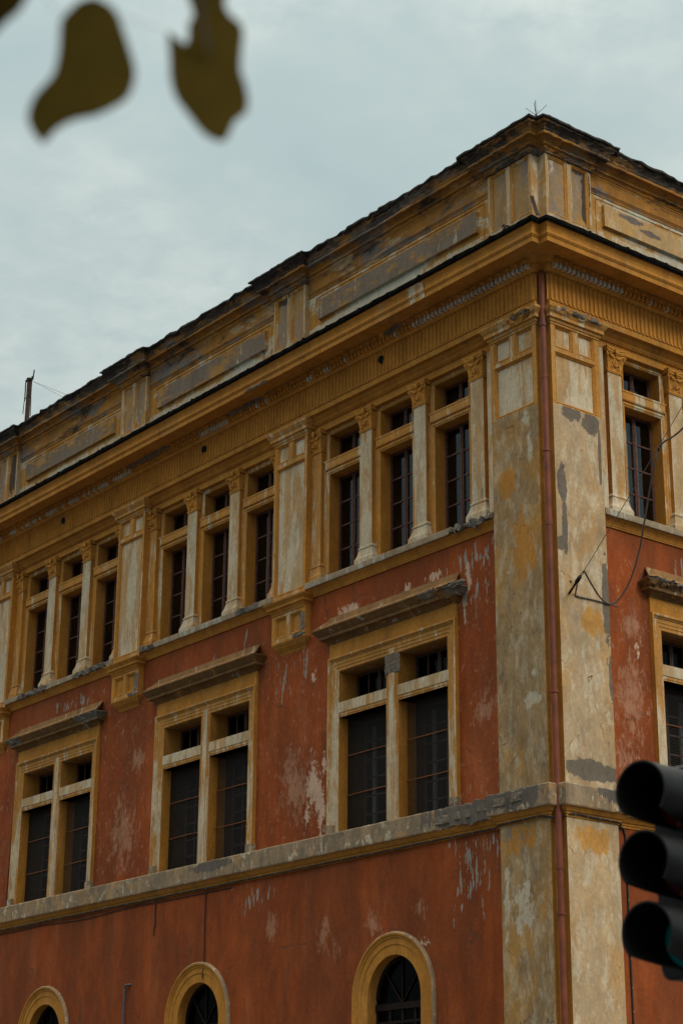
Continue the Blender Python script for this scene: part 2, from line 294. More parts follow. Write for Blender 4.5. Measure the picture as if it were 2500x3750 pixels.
for gname, gk in (('glass', .085), ('glass_dark', .016)):
  m, nt, b = newmat('window_'+gname); M[gname] = m
  nt.nodes.remove(b); out = nt.nodes['Material Output']
  tr = N(nt, 'ShaderNodeBsdfTransparent'); tr.inputs[0].default_value = (.62, .66, .66, 1)
  gl = N(nt, 'ShaderNodeBsdfGlossy'); gl.inputs['Roughness'].default_value = .04; gl.inputs[0].default_value = (.62, .66, .70, 1)
  fr = N(nt, 'ShaderNodeValue'); fr.outputs[0].default_value = gk
  gg = N(nt, 'ShaderNodeNewGeometry'); bn = N(nt, 'ShaderNodeBump'); bn.inputs['Strength'].default_value = .06
  lk(nt, noi(nt, gg.outputs['Position'], 2.2, 2, .5, 4), bn.inputs['Height']); lk(nt, bn.outputs[0], gl.inputs['Normal'])
  ms = N(nt, 'ShaderNodeMixShader'); lk(nt, fr.outputs[0], ms.inputs[0]); lk(nt, tr.outputs[0], ms.inputs[1]); lk(nt, gl.outputs[0], ms.inputs[2]); lk(nt, ms.outputs[0], out.inputs[0])
m, nt, b = newmat('wire_mesh'); M['mesh'] = m
out = nt.nodes['Material Output']; b.inputs['Base Color'].default_value = (.010, .008, .007, 1); b.inputs['Roughness'].default_value = .7
gg = N(nt, 'ShaderNodeNewGeometry')
w1 = N(nt, 'ShaderNodeTexWave'); w1.inputs['Scale'].default_value = 11; lk(nt, mapv(nt, gg.outputs['Position'], rot=(0, R(45), 0)), w1.inputs['Vector'])
w2 = N(nt, 'ShaderNodeTexWave'); w2.inputs['Scale'].default_value = 11; lk(nt, mapv(nt, gg.outputs['Position'], rot=(0, R(-45), 0)), w2.inputs['Vector'])
al = mth(nt, 'MAXIMUM', rng(nt, w1.outputs['Fac'], .84, .92), rng(nt, w2.outputs['Fac'], .84, .92))
tr = N(nt, 'ShaderNodeBsdfTransparent'); ms = N(nt, 'ShaderNodeMixShader'); lk(nt, al, ms.inputs[0]); lk(nt, tr.outputs[0], ms.inputs[1]); lk(nt, b.outputs[0], ms.inputs[2]); lk(nt, ms.outputs[0], out.inputs[0])
m, nt, b = newmat('olive_leaf'); M['leaf'] = m
gg = N(nt, 'ShaderNodeNewGeometry'); lk(nt, mixc(nt, noi(nt, gg.outputs['Position'], 30, 4, .5), (.075, .055, .012), (.14, .10, .016)), b.inputs['Base Color'])
b.inputs['Roughness'].default_value = .8; b.inputs['Specular IOR Level'].default_value = .05
tl_ = N(nt, 'ShaderNodeBsdfTranslucent'); tl_.inputs[0].default_value = (.10, .075, .012, 1); ms = N(nt, 'ShaderNodeMixShader'); ms.inputs[0].default_value = .45
lk(nt, b.outputs[0], ms.inputs[1]); lk(nt, tl_.outputs[0], ms.inputs[2]); lk(nt, ms.outputs[0], nt.nodes['Material Output'].inputs[0])
M['twig'] = simple('grey_bark', (.06, .05, .045), .8, 0, .3, 60, .2)

# ------------------------------------------------------------------ mesh helpers
def W(s, u, o, z):
    return Vector((-u, -o, z)) if s == 'L' else Vector((o, u, z))
class MB:
    def __init__(self): self.v = []; self.f = []; self.m = []
    def add(self, vs, fs, mi=0):
        b = len(self.v); self.v += [tuple(p) for p in vs]; self.f += [tuple(b+i for i in f) for f in fs]; self.m += [mi]*len(fs)
    def box(self, s, u0, u1, o0, o1, z0, z1, mi=0, front=None, tilt=0):
        vs = [W(s, u, o, z) for z in (z0, z1) for o in (o0, o1) for u in (u0, u1)]
        fs = [(0, 1, 3, 2), (4, 6, 7, 5), (0, 4, 5, 1), (2, 3, 7, 6), (0, 2, 6, 4), (1, 5, 7, 3)]
        if front is None: self.add(vs, fs, mi)
        else:
            self.add(vs, [fs[0], fs[1], fs[2], fs[4], fs[5]], mi); self.add(vs, [fs[3]], front)
    def grid(self, rows, mi=0, closeu=False):
        n = len(rows[0]); vs = [p for r in rows for p in r]; fs = []
        for i in range(len(rows)-1):
            for j in range(n-1): fs.append((i*n+j, i*n+j+1, (i+1)*n+j+1, (i+1)*n+j))
            if closeu: fs.append((i*n+n-1, i*n, (i+1)*n, (i+1)*n+n-1))
        self.add(vs, fs, mi)
    def tube(self, pts, r, seg=8, mi=0, cap=True):
        pts = [Vector(p) for p in pts]; rows = []; up = Vector((.13, .21, 1)).normalized(); N_ = None
        for i, p in enumerate(pts):
            t = (pts[min(i+1, len(pts)-1)]-pts[max(i-1, 0)]).normalized()
            if N_ is None: N_ = t.cross(up if abs(t.dot(up)) < .95 else Vector((1, 0, 0))).normalized()
            N_ = (N_-t*N_.dot(t)).normalized(); B = t.cross(N_)
            rr = r[i] if isinstance(r, (list, tuple)) else r
            rows.append([p+(N_*math.cos(a)+B*math.sin(a))*rr for a in [2*math.pi*k/seg for k in range(seg)]])
        self.grid(rows, mi, True)
        if cap:
            self.add(rows[0], [tuple(range(seg))], mi); self.add(rows[-1], [tuple(range(seg))], mi)
    def ellips(self, c, ax, ay, az, mi=0, n=8, m=6):
        c = Vector(c); rows = []
        for i in range(m+1):
            th = math.pi*i/m
            rows.append([c+ax*(math.sin(th)*math.cos(2*math.pi*k/n))+ay*(math.sin(th)*math.sin(2*math.pi*k/n))+az*math.cos(th) for k in range(n)])
        self.grid(rows, mi, True)
    def build(self, name, mats, parent=None, smooth=False, label=None, recalc=True, bevel=0):
        me = bpy.data.meshes.new(name); me.from_pydata(self.v, [], self.f)
        for mt in (mats if isinstance(mats, (list, tuple)) else [mats]): me.materials.append(M[mt] if isinstance(mt, str) else mt)
        me.polygons.foreach_set('material_index', self.m)
        if smooth: me.polygons.foreach_set('use_smooth', [True]*len(me.polygons))
        if recalc:
            bm = bmesh.new(); bm.from_mesh(me); bmesh.ops.recalc_face_normals(bm, faces=bm.faces); bm.to_mesh(me); bm.free()
        me.update()
        o = bpy.data.objects.new(name, me); COL.objects.link(o)
        if parent: o.parent = parent; o.matrix_parent_inverse = parent.matrix_world.inverted()
        if label: o['label'] = label
        return o
def root(name, loc, label, cat, group=None):
    o = bpy.data.objects.new(name, None); COL.objects.link(o); o.location = loc; o.empty_display_size = .2
    o['label'] = label; o['category'] = cat
    if group: o['group'] = group
    bpy.context.view_layer.update(); return o
def tag(o, label, cat, group=None):
    o['label'] = label; o['category'] = cat
    if group: o['group'] = group
    return o
def sub(pts, step):
    out = []
    for (a, b) in zip(pts, pts[1:]):
        n = max(1, int(round(math.dist(a, b)/step))) if step else 1
        out += [(a[0]+(b[0]-a[0])*k/n, a[1]+(b[1]-a[1])*k/n) for k in range(n)]
    return out+[pts[-1]]
def fixsub(base, step):
    ns = [max(1, int(round(math.dist(a, b)/step))) if step else 1 for a, b in zip(base, base[1:])]
    def f(pts):
        out = []
        for n, a, b in zip(ns, pts, pts[1:]): out += [(a[0]+(b[0]-a[0])*k/n, a[1]+(b[1]-a[1])*k/n) for k in range(n)]
        return out+[pts[-1]]
    return f
NT = .20   # the cut-in square at the street corner
def xy(s, u, o): p = W(s, u, o, 0); return (p.x, p.y)
def p_str(s, u0, u1): return lambda o: [xy(s, u0, o), xy(s, u1, o)]
def p_cor(ul, ur): return lambda o: [(-ul, -o), (o-NT, -o), (o-NT, NT-o), (o, NT-o), (o, ur)]
def p_wrap(s, u0, u1, ob, ow):
    return lambda d: [xy(s, u0-d, ow), xy(s, u0-d, ob+d), xy(s, u1+d, ob+d), xy(s, u1+d, ow)]
def p_cwrap(ue, ob, ow):
    def f(d):
        o = ob+d; return [(-(ue+d), -ow), (-(ue+d), -o), (o-NT, -o), (o-NT, NT-o), (o, NT-o), (o, ue+d), (ow, ue+d)]
    return f
def sweep(mb, path, prof, step=0, rough=None, mi=0, capends=True, mis=None):
    """prof: (offset,z) list; rough(p)->amplitude in metres"""
    fx = fixsub(path(prof[0][0]), step); rows = []
    for (o, z) in prof:
        row = []
        for (x, y) in fx(path(o)):
            p = Vector((x, y, z))
            if rough:
                a = rough(p)
                if a > 0:
                    q = p*9; p = p+Vector((noise.noise(q), noise.noise(q+Vector((9, 0, 0))), noise.noise(q+Vector((0, 17, 0)))))*a
            row.append(p)
        rows.append(row)
    if mis:
        for i in range(len(rows)-1): mb.grid(rows[i:i+2], mis[i])
    else: mb.grid(rows, mi)
    if capends:
        mb.add([r[0] for r in rows], [tuple(range(len(rows)))], mi); mb.add([r[-1] for r in rows], [tuple(range(len(rows)))], mi)
def ringprof(mb, s, u0, u1, z0, z1, prof, sides='LTR', mi=0, mis=None):
    """mitred frame round a rectangle; prof (r outward, o)"""
    rows = []
    for (r, o) in prof:
        bl, tl, tr_, br = (u0-r, z0-(r if 'B' in sides else 0)), (u0-r, z1+r), (u1+r, z1+r), (u1+r, z0-(r if 'B' in sides else 0))
        pts = [bl, tl, tr_, br] + ([bl] if 'B' in sides else [])
        rows.append([W(s, u, o, z) for u, z in pts])
    if mis:
        for i in range(len(rows)-1): mb.grid(rows[i:i+2], mis[i])
    else: mb.grid(rows, mi)
def reveal(mb, s, u0, u1, z0, z1, oa, ob, mi=0, bottom=True):
    mb.add([W(s, u0, oa, z0), W(s, u0, ob, z0), W(s, u0, ob, z1), W(s, u0, oa, z1)], [(0, 1, 2, 3)], mi)
    mb.add([W(s, u1, oa, z0), W(s, u1, ob, z0), W(s, u1, ob, z1), W(s, u1, oa, z1)], [(0, 1, 2, 3)], mi)
    mb.add([W(s, u0, oa, z1), W(s, u0, ob, z1), W(s, u1, ob, z1), W(s, u1, oa, z1)], [(0, 1, 2, 3)], mi)
    if bottom: mb.add([W(s, u0, oa, z0), W(s, u0, ob, z0), W(s, u1, ob, z0), W(s, u1, oa, z0)], [(0, 1, 2, 3)], mi)
def wallgrid(mb, s, u0, u1, z0, z1, o, holes, mi=0, cell=0):
    us = sorted({u0, u1} | {h[i] for h in holes for i in (0, 1) if u0 < h[i] < u1})
    zs = sorted({z0, z1} | {h[i] for h in holes for i in (2, 3) if z0 < h[i] < z1})
    if cell:
        def fill(v):
            out = []
            for a, b in zip(v, v[1:]):
                n = max(1, int((b-a)/cell)); out += [a+(b-a)*k/n for k in range(n)]
            return out+[v[-1]]
        us, zs = fill(us), fill(zs)
    for a, b in zip(us, us[1:]):
        for c, d in zip(zs, zs[1:]):
            mu, mz = (a+b)/2, (c+d)/2
            if any(h[0] < mu < h[1] and h[2] < mz < h[3] for h in holes): continue
            mb.add([W(s, a, o, c), W(s, b, o, c), W(s, b, o, d), W(s, a, o, d)], [(0, 1, 2, 3)], mi)
def panel(mb, s, u0, u1, z0, z1, o, dep, w=.045, mf=0, mi_=1):
    """sunk panel: moulded edge and flat field"""
    ringprof(mb, s, u0+w, u1-w, z0+w, z1-w, [(w, o), (w*.8, o+.008), (w*.6, o-.004), (w*.25, o-dep*.5), (.006, o-dep*.6), (0, o-dep)], 'LTRB', mf)
    mb.add([W(s, u0+w, o-dep, z0+w), W(s, u1-w, o-dep, z0+w), W(s, u1-w, o-dep, z1-w), W(s, u0+w, o-dep, z1-w)], [(0, 1, 2, 3)], mi_)

# ------------------------------------------------------------------ ground
g = MB(); g.add([(-600, -600, 0), (600, -600, 0), (600, 600, 0), (-600, 600, 0)], [(0, 1, 2, 3)])
o = g.build('road', 'ground'); o['kind'] = 'structure'
g = MB(); K = 3.2
g.add([(-60, -K, .13), (K, -K, .13), (K, 60, .13), (0, 60, .13), (0, 0, .13), (-60, 0, .13)], [(0, 1, 4, 5), (1, 2, 3, 4)])
o = g.build('pavement', 'paving'); o['kind'] = 'structure'
g = MB(); g.box('L', -K-.15, 60, K, K+.15, -.02, .14); g.box('R', -K, 60, K, K+.15, -.02, .14)
o = g.build('kerb', 'kerb'); o['kind'] = 'structure'

# ------------------------------------------------------------------ the building
B = root('corner_building', (0, 0, 0), 'weathered red and ochre corner palazzo with heavy cornice and panelled parapet', 'building')
PITCH, C0 = 6.45, 4.45
BAYS = {'L': 4, 'R': 2}
UE = {s: C0+PITCH*(BAYS[s]-1)+4.0 for s in 'LR'}
PW = .58
ZS0, ZS1 = 13.50, 13.80   # upper sill
def bays(s): return [C0+PITCH*k for k in range(BAYS[s])]
def piers(s): return [C0+3.27+PITCH*k for k in range(BAYS[s])]
WL = lambda c: (c+.20-.02, c+1.67)      # outer light (away from the corner)
WR = lambda c: (c-1.64, c-.18)          # light nearer the corner
AR_R, AR_Z, AR_O = .77, 5.17, 1.16

def arch_pts(c, r, z, n=24): return [(c+r*math.cos(math.pi*k/n), z+r*math.sin(math.pi*k/n)) for k in range(n+1)]

for s in 'LR':
    # red wall with openings
    wb = MB(); holes = []
    for c in bays(s):
        for a, b_ in (WL(c), WR(c)): holes += [(a, b_, 8.40, 10.76), (a, b_, 11.07, 11.72)]
        holes.append((c-AR_R, c+AR_R, 2.4, AR_Z+AR_R))
    wallgrid(wb, s, 1.25, UE[s], 0.13, 13.55, 0.0, holes, cell=.12)
    for c in bays(s):   # spandrels over the round heads
        ap = arch_pts(c, AR_R, AR_Z)
        for (p, q) in zip(ap, ap[1:]):
            e = lambda t: (t[0], AR_Z+AR_R)
            wb.add([W(s, p[0], 0, p[1]), W(s, q[0], 0, q[1]), W(s, e(q)[0], 0, e(q)[1]), W(s, e(p)[0], 0, e(p)[1])], [(0, 1, 2, 3)])
    wo_ = wb.build('wall', 'red', B)
    for fn_, fl in FIELDS.items():
        at = wo_.data.attributes.new(fn_, 'FLOAT', 'POINT'); fl = [q for q in fl if q[0] == s]
        at.data.foreach_set('value', [max([-3.0]+[1-math.hypot(((-v.co.x if s == 'L' else v.co.y)-q[1])/q[3], (v.co.z-q[2])/q[4]) for q in fl]) for v in wo_.data.vertices])
    # colonnade back wall
    wb = MB(); holes = []
    for c in bays(s):
        for k in (-1, 0, 1):
            cu = c+1.71*k
            holes += [(cu-.51, cu+.51, 13.80, 16.17), (cu-.51, cu+.51, 16.49, 17.08)]
    wallgrid(wb, s, 1.25, UE[s], 13.55, 17.40, -.11, holes)
    wb.build('colonnade_wall', 'gold', B)
    # strip beside the corner pilaster
    wb = MB(); wb.box(s, 1.25, 1.585, -.12, .0, 13.80, 17.2, 1, 0); wb.build('pilaster_return', ['faded', 'gold'], B)

# ---- corner pilaster
cp = MB()
P_ = p_cwrap(1.30, .16, 0)
for (za, zb, ml) in ((0.13, 7.95, 0), (8.45, 15.58, 0)):
    fx = P_(0)
    for i, (a, b_) in enumerate(zip(fx, fx[1:])):
        mi = {1: 0, 4: 1}.get(i, 2)
        cp.add([(a[0], a[1], za), (b_[0], b_[1], za), (b_[0], b_[1], zb), (a[0], a[1], zb)], [(0, 1, 2, 3)], mi)
cp.build('corner_pilaster', ['corner', 'corner_light', 'gold'], B)
cp = MB()
fx = P_(0)
for i, (a, b_) in enumerate(zip(fx, fx[1:])):
    if i in (1, 4): continue
    cp.add([(a[0], a[1], 15.58), (b_[0], b_[1], 15.58), (b_[0], b_[1], 17.35), (a[0], a[1], 17.35)], [(0, 1, 2, 3)], 2)
for s in 'LR':
    ps = [(.13, .62, 16.74, 17.215), (.745, 1.20, 16.74, 17.215), (.13, 1.20, 15.60, 16.66)]
    wallgrid(cp, s, .04, 1.30, 15.58, 17.35, .16, ps, 0)
    for q in ps: panel(cp, s, *q, .16, .05, .06, 2, 1)
cp.build('panelled_pilaster_head', ['gold_mix', 'faded', 'gold'], B)
def jag(lst):   # rough where given: (side,u,z,ru,rz,amp)
    def f(p):
        a = 0
        for s, u, z, ru, rz, am in lst:
            uu = -p.x if s == 'L' else p.y
            if (s == 'L') != (p.y < -p.x*0+0.0 if s == 'L' else p.y < 0): pass
            d = math.hypot((uu-u)/ru, (p.z-z)/rz)
            if d < 1: a = max(a, am*min(1, (1-d)*3))
        return a
    return f
CAPP = [(0, 17.20), (.015, 17.20), (.015, 17.235), (.035, 17.245), (.05, 17.30), (.05, 17.31), (.085, 17.31), (.085, 17.375), (.095, 17.39), (.12, 17.42), (.15, 17.47), (.155, 17.475), (.155, 17.52), (.0, 17.525)]
mb = MB(); sweep(mb, p_cwrap(1.30, .16, 0), CAPP, .05, jag([('L', .35, 17.5, .5, .2, .09), ('R', .5, 17.5, .9, .12, .05)]), capends=False)
mb.build('pilaster_cap', 'gold_mix', B)
# cement breaks on the cap
def chunk(s, u0, u1, ob, z, r, name='cement_break', amp=.5, n=None, mat='cement', parent=B):
    mb = MB(); L_ = abs(u1-u0); n = n or max(4, int(L_/.03)); rows = []
    for i in range(n+1):
        u = u0+(u1-u0)*i/n; t = i/n; e = min(1, 5*min(t, 1-t)+.25)
        row = []
        for k in range(9):
            a = math.pi*(k/8.0)-math.pi/2
            q = Vector((u*7+ob, a*1.5, z*3)); rr = r*e*(1+amp*noise.noise(q)*1.6)
            row.append(W(s, u, ob+rr*math.cos(a)*.8, z+rr*math.sin(a)))
        rows.append(row)
    mb.grid(rows); return mb.build(name, mat, parent)
chunk('L', .06, .62, .285, 17.47, .06); chunk('R', .05, 1.38, .285, 17.49, .05)

# ---- entablature running round the corner
UL, UR = UE['L'], UE['R']
mb = MB()
sweep(mb, p_cor(UL, UR), [(-.12, 17.19), (0, 17.19), (0, 17.345), (.02, 17.35), (.04, 17.375), (.04, 17.39), (.055, 17.39), (.07, 17.43), (.12, 17.47), (.13, 17.475), (.13, 17.50), (.14, 17.53), (.225, 17.53), (.225, 17.635), (.20, 17.64), (.20, 17.66)], 1.0)
for s in 'LR':
    u = 1.35
    while u < UE[s]-.1:
        mb.ellips(W(s, u, .042, 17.365), W(s, .022, 0, 0), W(s, 0, .02, 0), Vector((0, 0, .022)), 0, 5, 4); u += .07
mb.build('architrave', 'gold', B)
mb = MB()
sweep(mb, p_cor(UL, UR), [(.18, 17.64), (.18, 18.28)], 2.0, capends=False)
def flute(mb, fn, w, z0, z1):
    r = w/2; loops = []
    def loop(rr, o):
        pts = []
        for k in range(9):
            a = math.pi*k/8; pts.append(fn(rr*math.cos(a), o, z1-r+rr*math.sin(a)))
        for k in range(9):
            a = math.pi+math.pi*k/8; pts.append(fn(rr*math.cos(a), o, z0+r+rr*math.sin(a)))
        return pts
    rows = [loop(r, .18), loop(r*.99, .207), loop(r*.94, .219), loop(r*.84, .219), loop(r*.76, .190), loop(r*.35, .163)]
    mb.grid(rows, 0, True)
    mb.add(rows[-1], [tuple(range(len(rows[-1])))])
    # little dart between the feet
FW = .117
for s in 'LR':
    u = .085 if s == 'L' else .085
    vents = [4.55, 11.05, 17.45, 23.9] if s == 'L' else [4.5]
    while u < UE[s]-.1:
        flute(mb, lambda a, o, z, u=u: W(s, u+a, o, z), FW, 17.665, 18.25)
        mb.add([W(s, u+FW/2-.022, .182, 17.70), W(s, u+FW/2+.022, .182, 17.70), W(s, u+FW/2+.012, .205, 17.66), W(s, u+FW/2, .21, 17.645), W(s, u+FW/2-.012, .205, 17.66)], [(0, 1, 2, 3, 4)])
        u += FW
for q in (0, 1):   # one flute on each cut-in face
    fn = (lambda a, o, z: Vector((o-NT, -(.2-.1)+a, z))) if q == 0 else (lambda a, o, z: Vector((.1+a, NT-o, z)))
    flute(mb, fn, .12, 17.665, 18.25)
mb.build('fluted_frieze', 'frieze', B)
for s, lst in (('L', [4.55, 11.05, 17.45]), ('R', [4.5])):
    for u in lst:
        v = MB(); c = (u, 18.03); n = 16
        rows = [[W(s, u+rr*math.cos(2*math.pi*k/n), o, 18.03+rr*math.sin(2*math.pi*k/n)) for k in range(n)] for rr, o in ((.085, .20), (.085, .232), (.07, .232), (.07, .221))]
        v.grid(rows, 0, True); v.add(rows[-1], [tuple(range(n))], 1)
        for k in range(4):
            a = math.pi*k/4; v.tube([W(s, u-.07*math.cos(a), .226, 18.03-.07*math.sin(a)), W(s, u+.07*math.cos(a), .226, 18.03+.07*math.sin(a))], .006, 4, 0)
        v.build('air_vent', ['iron', 'tl_in'], B)
mb = MB()
sweep(mb, p_cor(UL, UR), [(.20, 18.255), (.225, 18.265), (.25, 18.29), (.255, 18.30), (.28, 18.305), (.28, 18.41), (.36, 18.41), (.375, 18.42)], 2.0, capends=False)
random.seed(3)
for s in 'LR':
    u = .02
    DP = .118
    while u < UE[s]:
        if s == 'L': wh = u < 3.35 or (random.random() < .10 and u < 9) or 9.9 < u < 11.1 or (14 < u < 21 and random.random() < .55)
        else: wh = u < 1.9 or random.random() < .12
        if not (s == 'L' and u < -1):
            dz = random.uniform(-.006, .006)
            mb.box(s, u, u+.064, .27, .365, 18.305+dz, 18.412, 1 if wh else 0)
        u += DP
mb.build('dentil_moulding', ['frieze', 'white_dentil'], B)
# egg and dart
mb = MB()
sweep(mb, p_cor(UL, UR), [(.36, 18.41), (.40, 18.425), (.43, 18.46), (.44, 18.475)], 2.0, capends=False)
for s in 'LR':
    u = .0 ; EP = .236; k = 0
    while u < UE[s]:
        rotten = (s == 'L' and (3.6 < u < 4.3 or 8.4 < u < 9.9 or 12.2 < u < 14.2))
        if not rotten:
            mb.ellips(W(s, u, .425, 18.425), W(s, .052, 0, 0), W(s, 0, .045, -.03), W('R', 0, 0, .05), 0, 8, 6)
            for sg in (-1, 1):
                pts = [W(s, u+sg*x, .405+oo, 18.425+zz) for x, oo, zz in ((.03, -.02, -.045), (.062, .0, -.02), (.072, .03, .02), (.068, .05, .045))]
                mb.tube(pts, .011, 5)
            mb.tube([W(s, u+EP/2, .385, 18.385), W(s, u+EP/2, .415, 18.42), W(s, u+EP/2, .45, 18.46)], [.006, .018, .012], 5)
            mb.tube([W(s, u+EP/2-.022, .395, 18.40), W(s, u+EP/2-.026, .44, 18.455)], .008, 4)
            mb.tube([W(s, u+EP/2+.022, .395, 18.40), W(s, u+EP/2+.026, .44, 18.455)], .008, 4)
        u += EP
mb.build('egg_and_dart_row', 'gold', B, smooth=True)
for a, b_ in ((3.6, 4.25), (8.4, 9.85), (12.2, 14.2)): chunk('L', a, b_, .41, 18.425, .045, 'broken_moulding', .8)
# corona and cyma
def crough(p): return .006
mb = MB()
sweep(mb, p_cor(UL, UR), [(.42, 18.475), (.80, 18.475), (.80, 18.445), (.84, 18.445), (.84, 18.545), (.85, 18.548), (.85, 18.558), (.86, 18.562), (.86, 18.578), (.87, 18.582), (.875, 18.60), (.865, 18.63), (.862, 18.67), (.875, 18.72), (.905, 18.765), (.915, 18.78), (.93, 18.785)], .8, capends=False)
mb.build('cornice', 'gold', B)
mb = MB()
def grough(p): return .018 if p.z > 18.8 else .004
sweep(mb, p_cor(UL, UR), [(.90, 18.784), (.945, 18.79), (.965, 18.83), (.965, 18.895), (.945, 18.915), (.86, 18.92), (.60, 18.95), (.10, 19.02)], .16, grough, capends=False)
for s in 'LR':
    u = .4; random.seed(21)
    while u < UE[s]-1:
        mb.ellips(W(s, u, .93, 18.915), W(s, random.uniform(.04, .07), 0, 0), W(s, 0, .03, 0), W('R', 0, 0, random.uniform(.02, .035)), 0, 7, 5); u += random.uniform(.8, 1.15)
mb.build('gutter', 'gutter', B)
# plaster loss on the cornice: pale patch with old profile drips
mb = MB()
for a, b_ in ((2.42, 2.88),):
    sweep(mb, p_str('L', a, b_), [(.842, 18.445), (.845, 18.545), (.855, 18.555), (.866, 18.578), (.88, 18.60), (.870, 18.63), (.867, 18.67), (.88, 18.72), (.91, 18.765), (.92, 18.782)], .03, lambda p: .012)
mb.build('pale_plaster_patch', 'faded', B)
chunk('L', 7.7, 8.6, .835, 18.47, .03, 'cement_break', .5)

# ---- parapet
DPROF = [(0, 20.76), (.012, 20.77), (.012, 20.80), (.03, 20.81), (.05, 20.85), (.055, 20.87), (.10, 20.875), (.10, 20.93), (.13, 20.955), (.16, 20.97), (.17, 20.975), (.17, 20.99), (.25, 20.995), (.25, 21.06), (.26, 21.065), (.27, 21.11), (.32, 21.17), (.35, 21.19), (.36, 21.225)]
DTOP = [(.33, 21.225), (.40, 21.23), (.405, 21.265), (.37, 21.28), (.1, 21.30), (-.3, 21.28)]
PEDCAP = [(d+.03, z) for d, z in DPROF]; PEDCAP[0] = (0, 20.755)
PEDTOP = [(d+.03, z+.012) for d, z in DTOP]
mb = MB()
sweep(mb, p_cor(UL, UR), [(.15, 18.95), (.15, 20.46)], 2.0, capends=False)
mb.build('parapet_wall', 'parapet', B)
mb = MB()
def prough(p):
    return .035 if p.z > 21.10 else (.016 if p.z > 20.80 else .004)
sweep(mb, p_cor(UL, UR), [(.15, 20.40), (.165, 20.41), (.165, 20.43), (.155, 20.44), (.17, 20.47), (.19, 20.50), (.195, 20.51), (.195, 20.56), (.175, 20.57), (.178, 20.70), (.19, 20.755)]+[(.19+d, z) for d, z in DPROF], .12, prough, capends=False)
mb.build('parapet_cornice', 'soot', B)
mb = MB()
def trough(p): return .05
sweep(mb, p_cor(UL, UR), [(.19+d, z) for d, z in DTOP], .15, trough, capends=False)
mb.build('parapet_coping', 'roofing', B)
# raised panels of the parapet
def ppan(s, u0, u1, mat):
    mb = MB(); z0, z1 = 19.74, 20.22; w = .10
    ringprof(mb, s, u0, u1, z0, z1, [(w, .15), (w*.9, .143), (w*.55, .128), (.02, .14), (0, .165), (-.008, .225)], 'LTRB', 0)
    n = 14
    wallgrid(mb, s, u0+.008, u1-.008, z0+.008, z1-.008, .225, [], 1)
    ringprof(mb, s, u0-.14, u1+.14, z0-.5, z1+.10, [(0, .15), (.006, .166), (.03, .166), (.036, .15)], 'LTR', 0)
    mb.build('parapet_panel', ['parapet', mat], B)
for s in 'LR':
    edges = [1.16]+[e for c in piers(s) for e in (c-PW, c+PW)]+[UE[s]]
    for a, b_ in zip(edges[::2], edges[1::2]):
        if b_-a > 2: ppan(s, a+.40, b_-.42, 'ppanel' if s == 'L' else 'ppanel_r')
# pedestals
def pedestal(s, c):
    u0, u1 = c-PW, c+PW; mb = MB()
    mb.add([W(s, u0, .1, 18.95), W(s, u0, .27, 18.95), W(s, u0, .27, 20.80), W(s, u0, .1, 20.80)], [(0, 1, 2, 3)])
    mb.add([W(s, u1, .1, 18.95), W(s, u1, .27, 18.95), W(s, u1, .27, 20.80), W(s, u1, .1, 20.80)], [(0, 1, 2, 3)])
    ps = [(u0+.05, c-.055, 19.49, 20.76), (c+.055, u1-.05, 19.49, 20.76)]
    wallgrid(mb, s, u0, u1, 18.95, 20.80, .27, ps)
    for q in ps: panel(mb, s, *q, .27, .05, .06, 2, 1)
    p = mb.build('parapet_pedestal', ['ped_frame', 'ped', 'gold_mix'], B)
    mb = MB(); sweep(mb, p_wrap(s, u0, u1, .27, .0), PEDCAP, .06, lambda p: .022, capends=False); mb.build('pedestal_cap', 'pedcap', p)
    mb = MB(); sweep(mb, p_wrap(s, u0, u1, .27, -.2), PEDTOP, .08, lambda p: .02, capends=False)
    mb.add([W(s, u0-.42, .15, 21.25), W(s, u0-.60, .55, 21.235), W(s, u0-.42, .70, 21.25), W(s, u0-.2, .68, 21.28), W(s, u0-.2, .15, 21.29)], [(0, 1, 2, 3, 4)])
    mb.build('cap_coping', 'roofing', p)
for s in 'LR':
    for c in piers(s): pedestal(s, c)
cped = MB()
UP = 1.16
pts = p_cwrap(UP, .27, .05)(0)
for i, (a, b_) in enumerate(zip(pts, pts[1:])):
    if i in (1, 4): continue
    cped.add([(a[0], a[1], 18.95), (b_[0], b_[1], 18.95), (b_[0], b_[1], 20.80), (a[0], a[1], 20.80)], [(0, 1, 2, 3)])
for s in 'LR':
    ps = [(-.02, .52, 19.49, 20.76), (.62, 1.10, 19.49, 20.76)]
    wallgrid(cped, s, -.07, UP, 18.95, 20.80, .27, ps)
    for q in ps: panel(cped, s, *q, .27, .05, .06, 2, 1)
cpo = cped.build('corner_pedestal', ['ped_frame', 'ped', 'gold_mix'], B)
mb = MB(); sweep(mb, p_cwrap(UP, .27, 0), PEDCAP, .06, lambda p: .028, capends=False); mb.build('pedestal_cap', 'pedcap', cpo)
mb = MB(); sweep(mb, p_cwrap(UP, .27, -.2), PEDTOP, .08, lambda p: .022, capends=False)
for s, uu in (('L', UP+.36), ('R', UP+.34)):
    mb.add([W(s, uu+.07, .15, 21.25), W(s, uu+.27, .50, 21.25), W(s, uu+.09, .69, 21.26), W(s, uu-.2, .68, 21.29), W(s, uu-.2, .15, 21.31), W(s, uu+.22, .50, 21.19), W(s, uu+.07, .64, 21.20)], [(0, 1, 2, 3, 4), (1, 2, 6, 5)])
mb.build('cap_coping', 'roofing', cpo)

